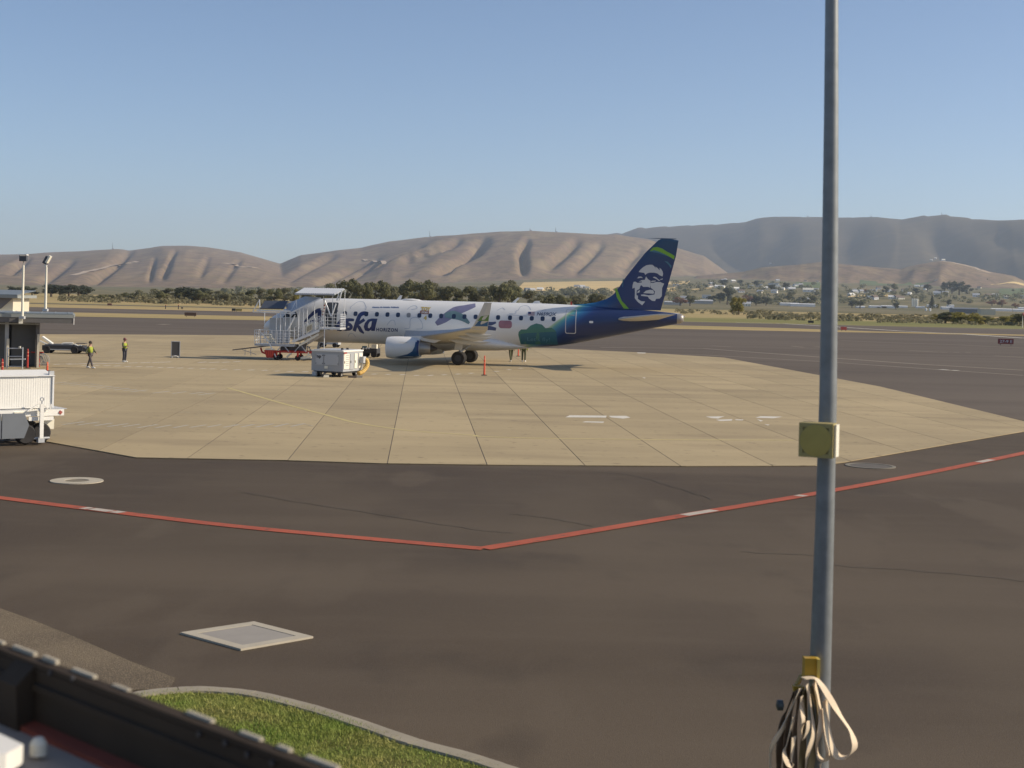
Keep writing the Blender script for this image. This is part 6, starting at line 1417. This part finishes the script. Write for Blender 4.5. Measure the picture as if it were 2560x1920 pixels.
# ================================================================== TREES
def leaf_tree(seed, h_, wd, shape='round', nl=900, ls=.42, trunk=True):
    r_ = random.Random(seed); crown = MB(); tr = MB()
    th = h_ * (.22 if shape != 'cone' else .08)
    tr.path([(0, 0, -.3), (.05, 0, th), (r_.uniform(-.2, .2), r_.uniform(-.2, .2), h_ * .6)], [wd * .045 + .05, wd * .035 + .04, .05], 7)
    blobs = []
    if shape == 'cone':
        for k in range(9): t_ = k / 8; blobs.append((Vector((r_.uniform(-.15, .15), r_.uniform(-.15, .15), h_ * (.10 + .82 * t_))), wd * .5 * (1 - t_) + .25, h_ * .07))
    else:
        nb = 11 if shape == 'round' else 9
        for k in range(nb):
            a = r_.uniform(0, 6.28); rr = wd * .36 * math.sqrt(r_.random()); z = h_ * r_.uniform(.32 if shape == 'round' else .16, .84)
            rr *= 1.0 - .55 * max(0, z / h_ - .55) / .45
            c_ = Vector((rr * math.cos(a), rr * math.sin(a), z)); blobs.append((c_, wd * r_.uniform(.16, .27), h_ * r_.uniform(.09, .16)))
            if k < 6: tr.path([(0, 0, th * .9), (c_.x * .5, c_.y * .5, (th + c_.z) / 2 - .2), tuple(c_)], [.10 + wd * .01, .07, .03], 5)
    for i in range(nl):
        c_, rx, rz_ = r_.choice(blobs); v = Vector((r_.gauss(0, 1), r_.gauss(0, 1), r_.gauss(0, 1))).normalized() * (r_.random() ** .33)
        p = c_ + Vector((v.x * rx, v.y * rx, v.z * rz_)); n_ = (v + Vector((r_.uniform(-.4, .4), r_.uniform(-.4, .4), r_.uniform(-.2, .5)))).normalized()
        a = n_.orthogonal().normalized(); b = n_.cross(a); q = r_.uniform(0, 6.28); a, b = a * math.cos(q) + b * math.sin(q), b * math.cos(q) - a * math.sin(q)
        sz = ls * r_.uniform(.6, 1.4)
        crown.add([p - a * sz, p - b * sz * .6, p + a * sz, p + b * sz * .6 + n_ * sz * .2], [(0, 1, 2, 3)])
    return crown, tr
def mesh_of(mb, name, mat):
    me = bpy.data.meshes.new(name); me.from_pydata(mb.v, [], mb.f); me.materials.append(mat); return me
PROTO = {}
def proto(kind, i):
    if (kind, i) in PROTO: return PROTO[(kind, i)]
    args = {'olive': (10, 10, 'round', 1700, .40, m_leaf), 'grey': (10, 11, 'round', 1700, .40, m_leaf2), 'yellow': (10, 9, 'tall', 1500, .40, m_leaf3), 'conifer': (10, 5, 'cone', 800, .36, m_leaf4), 'rust': (10, 11, 'round', 900, .42, m_leaf5), 'bush': (10, 17, 'tall', 800, .60, m_leaf2), 'dark': (10, 10, 'round', 950, .45, m_leaf4)}[kind]
    c_, t_ = leaf_tree(hash_(kind) + i * 7, *args[:5]); PROTO[(kind, i)] = (mesh_of(c_, 'crown', args[5]), mesh_of(t_, 'trunk', m_bark)); return PROTO[(kind, i)]
def hash_(s__): return sum(ord(c_) * (i + 3) for i, c_ in enumerate(s__))
def plant(kind, loc, h_, label, group, wid=1.0, name='tree', cat='tree'):
    cm, tm = proto(kind, rnd.randrange(3)); t = thing(name, label, cat, loc, rnd.uniform(0, 6.28), group); k = h_ / 10; t.scale = (k * wid, k * wid, k)
    for nm, me in (('crown', cm), ('trunk', tm)): o = bpy.data.objects.new(nm, me); COL.objects.link(o); o.parent = t
    return t
def at_ground(px, Y): Y *= KD; a, _ = ray(px, 745); return Vector((a * Y, Y, 0))
def tree_px(kind, px, ytop, Y, label, group, wid=1.0, **kw):
    p = at_ground(px, Y); a, b = ray(px, ytop); plant(kind, Vector((p.x, p.y, -.1)), H - b * p.y + .1, label, group, wid, **kw)
# tree row behind the aircraft (sight line to each crown top)
gA = 'tree row behind the airliner'
lbA = 'leafy tree in the row showing above the airliner fuselage'
for px, yt, kind, wid, lb in ((835, 704, 'grey', .9, None), (868, 689, 'olive', .95, 'tall olive tree above the upper ramp canopy'), (905, 700, 'olive', .8, None), (938, 694, 'olive', 1.0, 'dark olive tree above the word on the forward cabin'), (972, 701, 'grey', .8, None), (1002, 712, 'olive', .9, None),
                              (1030, 692, 'olive', .9, None), (1056, 693, 'olive', 1.0, 'tallest broad tree above the cabin antenna'), (1090, 702, 'grey', .9, None), (1120, 712, 'olive', 1.0, None), (1150, 716, 'olive', .9, 'round dark tree above the wing root'), (1180, 712, 'olive', .9, None), (1212, 704, 'grey', .9, None), (1248, 694, 'olive', .8, 'tall slim tree above the winglet'), (1270, 692, 'grey', .8, 'tall grey tree left of the straw field'), (1290, 712, 'olive', .8, None),
                              (1330, 722, 'grey', 1.1, None), (1368, 727, 'olive', 1.2, None), (1400, 728, 'olive', 1.1, None), (1440, 730, 'grey', 1.2, None), (1482, 724, 'olive', 1.0, 'small round tree just left of the tail fin'), (1505, 732, 'grey', 1.0, None), (800, 712, 'olive', 1.0, None), (770, 716, 'grey', 1.0, None), (740, 714, 'yellow', .8, None), (712, 716, 'grey', 1.1, None), (685, 716, 'olive', 1.0, None), (655, 718, 'grey', 1.1, None), (625, 722, 'olive', 1.0, None)):
    tree_px(kind, px, yt, rnd.uniform(330, 390), lb or lbA, gA, wid)
# low trees and scrub to the left
gB = 'low trees at the far edge of the field'; lbB = 'low grey-green tree at the far edge of the field, left of the ramp'
for px in range(205, 625, 24):
    yt = interp(px, (205, 300, 360, 470, 520, 620), (735, 732, 722, 716, 720, 730)) + rnd.uniform(-2, 5)
    tree_px(rnd.choice(['grey', 'olive', 'bush']), px + rnd.uniform(-5, 5), yt, rnd.uniform(320, 380), lbB, gB, rnd.uniform(1.1, 1.6))
tree_px('dark', 482, 713, 360, 'dark tree clump standing out above the left field edge', gB, 2.2); tree_px('dark', 505, 715, 365, 'dark tree right of the dark clump at the left field edge', gB, 1.7)
for px, yt, wid in ((128, 707, 1.8), (150, 708, 1.7), (172, 708, 1.8), (196, 709, 1.7), (218, 713, 1.6)): tree_px('dark', px, yt, rnd.uniform(420, 450), 'dark tall tree in the clump right of the floodlight masts', 'dark clump by the masts', wid)
for px, yt in ((60, 712), (80, 716), (30, 713)): tree_px('dark', px, yt, 440, 'dark tree standing behind the floodlight masts', 'dark trees behind the masts', 1.5)
# right side: trees of the valley town
gC = 'trees among the valley houses'; lbC = 'dark leafy tree among the valley houses'
def tree_hit(kind, px, pyb, ytop, lb, grp, wid=1.0):
    a, Y = hit(px, pyb); z = terrain(a, Y)[0]; _, b = ray(px, ytop); h_ = max(3.0, (H - b * Y) - z); plant(kind, Vector((a * Y, Y, z - .3)), h_, lb, grp, wid)
tree_px('yellow', 1848, 734, 396, 'tall yellow-green tree alone on the far verge', None, .85)
tree_px('yellow', 1832, 738, 410, 'olive tree leaning on the lone yellow-green one', None, .8)
for px, pb_, yt, kind, wid in ((1700, 765, 735, 'rust', 1.2), (1725, 765, 732, 'olive', 1.1), (1780, 758, 735, 'dark', 1.3), (1800, 758, 728, 'dark', 1.2), (1818, 762, 712, 'dark', .8), (1870, 762, 730, 'rust', 1.2), (1890, 764, 735, 'dark', 1.1), (1915, 765, 738, 'dark', 1.2), (1945, 760, 740, 'olive', 1.3), (1975, 755, 734, 'olive', 1.4), (2005, 758, 738, 'olive', 1.3), (2030, 762, 735, 'olive', 1.2),
                           (1808, 716, 696, 'dark', 1.4), (1850, 712, 698, 'dark', 1.4), (1890, 718, 700, 'dark', 1.6), (1930, 728, 708, 'dark', 1.3), (1965, 724, 704, 'dark', 1.3), (2130, 770, 748, 'dark', 1.3), (2150, 772, 745, 'olive', 1.3), (2165, 735, 718, 'rust', 1.0), (2214, 738, 712, 'dark', .9), (2236, 728, 706, 'olive', 1.0), (2240, 775, 754, 'dark', 1.0),
                           (2290, 738, 718, 'dark', 1.5), (2318, 730, 708, 'dark', 1.3), (2362, 730, 702, 'dark', 1.0), (2380, 736, 698, 'dark', .9), (2398, 738, 700, 'dark', 1.1), (2418, 735, 708, 'dark', 1.2), (2468, 708, 696, 'dark', 1.2), (2372, 768, 746, 'dark', 1.0), (2480, 766, 745, 'rust', 1.5), (2505, 768, 748, 'rust', 1.4), (2538, 772, 755, 'rust', 1.5), (2345, 772, 757, 'yellow', .9)):
    tree_hit(kind, px, pb_, yt, lbC if kind in ('dark', 'olive') else 'rust-coloured tree among the valley houses' if kind == 'rust' else 'small yellowish tree between the barns', gC if kind in ('dark', 'olive') else gC + ', rust ones', wid)
tree_hit('conifer', 2330, 772, 738, 'dark pointed conifer between silo and grey warehouse', None, 1.3)
# big yellow-green thicket by the verge
gD = 'yellow-green thicket by the verge'
for px, yt in ((2345, 783), (2365, 778), (2385, 779), (2405, 777), (2425, 780), (2445, 786), (2465, 789), (2485, 790), (2510, 788), (2530, 784), (2550, 782)):
    tree_px('yellow' if rnd.random() < .6 else 'olive', px, yt, rnd.uniform(285, 310), 'broad yellow-green bush in the thicket at the right verge', gD, rnd.uniform(1.6, 2.4), name='bush', cat='bush')
# scrub: low sagebrush nobody could count
scv = MB(); r2_ = random.Random(5)
def scatter(n, pxr, Yr, hr):
    for i in range(n):
        px = r2_.uniform(*pxr); Y = r2_.uniform(*Yr); p = at_ground(px, Y); h_ = r2_.uniform(*hr) * (.6 + .8 * max(0, nz3(p.x * .03, p.y * .03, 2) + .4))
        for q in range(26):
            v = Vector((r2_.gauss(0, 1), r2_.gauss(0, 1), r2_.gauss(0, 1))).normalized(); c_ = p + Vector((v.x * h_ * 1.1, v.y * h_ * 1.1, abs(v.z) * h_)); a = v.orthogonal().normalized(); b = v.cross(a); s__ = h_ * .30
            scv.add([c_ - a * s__, c_ - b * s__, c_ + a * s__, c_ + b * s__], [(0, 1, 2, 3)])
scatter(420, (1880, 2580), (275, 420), (.7, 2.0)); scatter(420, (150, 700), (300, 420), (.7, 2.3)); scatter(120, (560, 1500), (330, 420), (1.0, 2.5)); scatter(60, (1690, 1900), (380, 520), (.7, 1.6))
me = mesh_of(scv, 'scrub', m_sage); o = bpy.data.objects.new('scrub', me); COL.objects.link(o); tag(o, 'low sagebrush scrub beyond the far edge of the airfield', 'scrub', kind='stuff')
# far-off woods on the valley side that read as one mass
wv = MB()
for i in range(520):
    px = r2_.choice([r2_.uniform(1680, 2060), r2_.uniform(2090, 2560), r2_.uniform(1230, 1700), r2_.uniform(560, 1230)]); py = r2_.uniform(702, 762) if px > 1680 else r2_.uniform(728, 742)
    a, Y = hit(px, py); z = terrain(a, Y)[0]; h_ = r2_.uniform(4, 9); p = Vector((a * Y, Y, z))
    if Y > 2600 * KD: continue
    for q in range(34):
        v = Vector((r2_.gauss(0, 1), r2_.gauss(0, 1), r2_.gauss(0, 1))).normalized(); c_ = p + Vector((v.x * h_ * 1.0, v.y * h_ * 1.0, h_ * .5 + v.z * h_ * .5)); aa = v.orthogonal().normalized(); b = v.cross(aa); s__ = h_ * .26
        wv.add([c_ - aa * s__, c_ - b * s__, c_ + aa * s__, c_ + b * s__], [(0, 1, 2, 3)])
me = mesh_of(wv, 'woods', m_leaf2); o = bpy.data.objects.new('woods', me); COL.objects.link(o); tag(o, 'far woods and hedges covering the valley side', 'woods', kind='stuff')

# ================================================================== VALLEY TOWN
def house(px, py, w_, d_, h_, wall, roof, label, group=None, name='house', rz=None, pitch=.35, cat='house', ribs=0):
    a, Y = hit(px, py); z = terrain(a, Y)[0]; t = thing(name, label, cat, (a * Y, Y, z - .2), rz if rz is not None else rnd.uniform(-.6, .6), group)
    MB().box((0, 0, h_ / 2), (w_, d_, h_)).build('wall', wall, t); rh = d_ * pitch
    MB().prism([(-w_ / 2 - .4, -d_ / 2 - .5, h_), (-w_ / 2 - .4, d_ / 2 + .5, h_), (-w_ / 2 - .4, 0, h_ + rh)], (w_ + .8, 0, 0)).build('roof', roof, t)
    for k in range(ribs): MB().box((-w_ / 2 + (k + .5) * w_ / ribs, -d_ / 2 - .15, h_ / 2), (w_ / ribs * .4, .3, h_)).build('rib', m_white, t)
    if cat == 'house':
        for x in (-w_ * .28, w_ * .05): MB().box((x, -d_ / 2 - .03, h_ * .55), (1.3, .08, 1.2)).build('window', m_glass, t)
        MB().box((w_ * .32, -d_ / 2 - .03, 1.05), (1.0, .08, 2.1)).build('door', m_dark, t)
    return t
HW = [m_white, m_cream, m_white2, m_wall_lt]; HR = [m_grey_lt, m_roof, m_grey, m_white2, M('brown_roof', (.16, .12, .10), .8)]
spots = [(1690, 716), (1810, 704), (1813, 702), (1833, 706), (1944, 704), (2014, 704), (2043, 706), (1877, 720), (1898, 718), (1912, 724), (1928, 716), (1940, 716), (1942, 720), (1955, 726), (1936, 733), (1963, 718), (1970, 722), (1990, 716), (2002, 716), (1794, 720), (1803, 721), (1774, 718), (1782, 713), (1840, 726), (1853, 732), (1900, 736), (1980, 727), (2040, 734), (2038, 728), (1766, 748), (1712, 752), (1730, 756), (1882, 757), (1865, 766), (2010, 754),
         (2134, 730), (2136, 734), (2128, 742), (2170, 734), (2154, 732), (2196, 724), (2184, 730), (2228, 730), (2234, 731), (2271, 738), (2260, 729), (2176, 749), (2186, 750), (2228, 749), (2242, 749), (2250, 749), (2305, 717), (2315, 725), (2292, 718), (2340, 709), (2363, 736), (2378, 725), (2345, 731), (2342, 737), (2448, 721), (2472, 742), (2488, 742), (2516, 747), (2560, 747), (2440, 743), (1296, 731), (1318, 730), (1330, 730), (1350, 727), (1442, 720), (1455, 722), (1465, 724), (1192, 729), (1212, 726)]
for px, py in spots:
    house(px, py, rnd.uniform(9, 15), rnd.uniform(7, 10), rnd.uniform(2.8, 4.5), rnd.choice(HW), rnd.choice(HR), 'small pale house scattered across the valley side', 'houses scattered across the valley side')
for px, py, lb in ((1926, 662, 'pale house alone at the foot of the dark ridge'), (2328, 652, 'leftmost pale house on the brown foothill top'), (2338, 653, 'middle pale house on the brown foothill top'), (2358, 653, 'rightmost pale house on the brown foothill top'), (2020, 731, 'large pale barn with sunlit roof among the green trees')):
    house(px, py, 20 if 'barn' in lb else 13, 11, 4.5, m_white, m_cream, lb)
def shed(px, py, w_, d_, h_, wall, roof, label, pitch=.12, ribs=0): house(px, py, w_, d_, h_, wall, roof, label, None, 'shed', 0.0, pitch, 'shed', ribs)
for i, (px, py, w_, h_, lb) in enumerate(((2150, 771, 12, 2.2, 'leftmost low white shed right of the tall pole'), (2185, 770, 14, 2.4, 'second low white shed right of the tall pole'), (2203, 770, 13, 2.4, 'third low white shed right of the tall pole'), (2221, 771, 20, 3.0, 'longest low white shed left of the dark bush'), (2256, 771, 13, 2.4, 'low white shed between dark bush and silo'), (2300, 772, 12, 2.2, 'low white shed just right of the silo'), (2331, 768, 16, 3.0, 'white-roofed shed below the conifer'), (2368, 774, 17, 3.2, 'white shed left of the grey warehouse'), (2376, 768, 9, 2.6, 'small white shed behind another left of the grey warehouse'), (2503, 778, 28, 3.0, 'long low white shed right of the beige block'), (2545, 780, 15, 3.0, 'white shed near the right edge'), (2552, 775, 7, 3.0, 'tiny white shed near the right edge'),
                                         (1973, 764, 26, 3.2, 'pale flat-roofed building left of the tall pole'), (2006, 767, 34, 3.5, 'long cream building just left of the tall pole'))):
    shed(px, py, w_, 8, h_, m_white, m_white, lb)
shed(2410, 784, 30, 14, 5.5, M('slate_cladding', (.10, .12, .14), .6), M('slate_roof', (.13, .15, .17), .6), 'wide slate-grey warehouse among the far trees')
shed(2466, 787, 15, 10, 6.0, M('beige_cladding', (.50, .47, .35), .7), M('beige_roof', (.46, .43, .33), .7), 'beige block-shaped warehouse right of the grey one', .03)
shed(1745, 760, 40, 16, 4.0, m_grey, m_grey_lt, 'wide grey hip-roofed hangar right of the tail fin')
shed(1682, 762, 22, 12, 3.6, m_grey, m_grey_lt, 'smaller grey-roofed hangar just right of the tail fin')
sil = hit(2287, 767); t = thing('grain_silo', 'pale ribbed square silo tower rising above the white sheds', 'silo', (sil[0] * sil[1], sil[1], terrain(*sil)[0])); k = sil[1] / F
for i in range(4): MB().lathe([(0, 2.0 * k), (19 * k, 2.0 * k), (20.5 * k, .9 * k)], n=14, o=((i - 1.5) * 4.0 * k, 0, 0)).build('bin', m_cream, t, smooth=True)
MB().box((0, 0, 20.6 * k), (15 * k, 3 * k, .8 * k)).build('top_gantry', m_grey_lt, t)
for px, lb in ((2285.5, 'leftmost white tank below the sheds'), (2291, 'right white tank below the sheds')):
    pass
for px, py, lb in ((2315, 778, 'left upright white tank below the silo'), (2325, 778, 'right upright white tank below the silo')):
    hh_ = hit(px, py); t = thing('storage_tank', lb, 'tank', (hh_[0] * hh_[1], hh_[1], terrain(*hh_)[0])); MB().lathe([(0, 1.4), (3.0, 1.4), (3.5, .5)], n=16).build('shell', m_white, t, smooth=True); MB().lathe([(3.5, .3), (3.8, .3)], n=10).build('cap', m_grey, t)

# ================================================================== labels by place in the row
def ordinal(n_):
    w_ = ['leftmost', 'second', 'third', 'fourth', 'fifth', 'sixth', 'seventh', 'eighth', 'ninth', 'tenth', 'eleventh', 'twelfth']
    return w_[n_] if n_ < 12 else str(n_ + 1) + {1: 'st', 2: 'nd', 3: 'rd'}.get((n_ + 1) % 10 if (n_ + 1) // 10 != 1 else 0, 'th')
def by_place(group, fmt, only):
    L_ = sorted([o for o in bpy.data.objects if o.get('group') == group and o.get('label') == only], key=lambda o: o.location.x / o.location.y)
    for i, o in enumerate(L_): o['label'] = fmt % ordinal(i)
by_place(gA, '%s from left of the ordinary leafy trees in the row behind the airliner', lbA)
by_place(gB, '%s from left of the low grey-green trees at the left field edge', lbB)
by_place(gC, '%s from left of the dark trees among the valley houses', lbC)
by_place(gC + ', rust ones', '%s from left of the rust-coloured trees in the valley', 'rust-coloured tree among the valley houses')
by_place(gD, '%s from left of the yellow-green thicket bushes at the right verge', 'broad yellow-green bush in the thicket at the right verge')
by_place('dark clump by the masts', '%s from left of the dark trees right of the floodlight masts', 'dark tall tree in the clump right of the floodlight masts')
by_place('dark trees behind the masts', '%s from left of the dark trees behind the floodlight masts', 'dark tree standing behind the floodlight masts')
by_place('houses scattered across the valley side', '%s from left of the small pale houses across the valley side', 'small pale house scattered across the valley side')

# ================================================================== HAZE
hb = MB().box((0, 7100, 375), (31800, 17600, 756)).build('haze', M('haze_tmp', (1, 1, 1)))
hm = bpy.data.materials.new('haze_air'); hm.use_nodes = True; n = hm.node_tree
for nd in list(n.nodes):
    if nd.type != 'OUTPUT_MATERIAL': n.nodes.remove(nd)
pv_ = n.nodes.new('ShaderNodeVolumePrincipled'); pv_.inputs['Color'].default_value = (.70, .82, 1.0, 1); pv_.inputs['Density'].default_value = 4.8e-5; pv_.inputs['Anisotropy'].default_value = 0.25
n.links.new(pv_.outputs[0], [x for x in n.nodes if x.type == 'OUTPUT_MATERIAL'][0].inputs['Volume'])
hb.data.materials.clear(); hb.data.materials.append(hm); tag(hb, 'pale haze over the valley and hills', 'haze', kind='stuff')
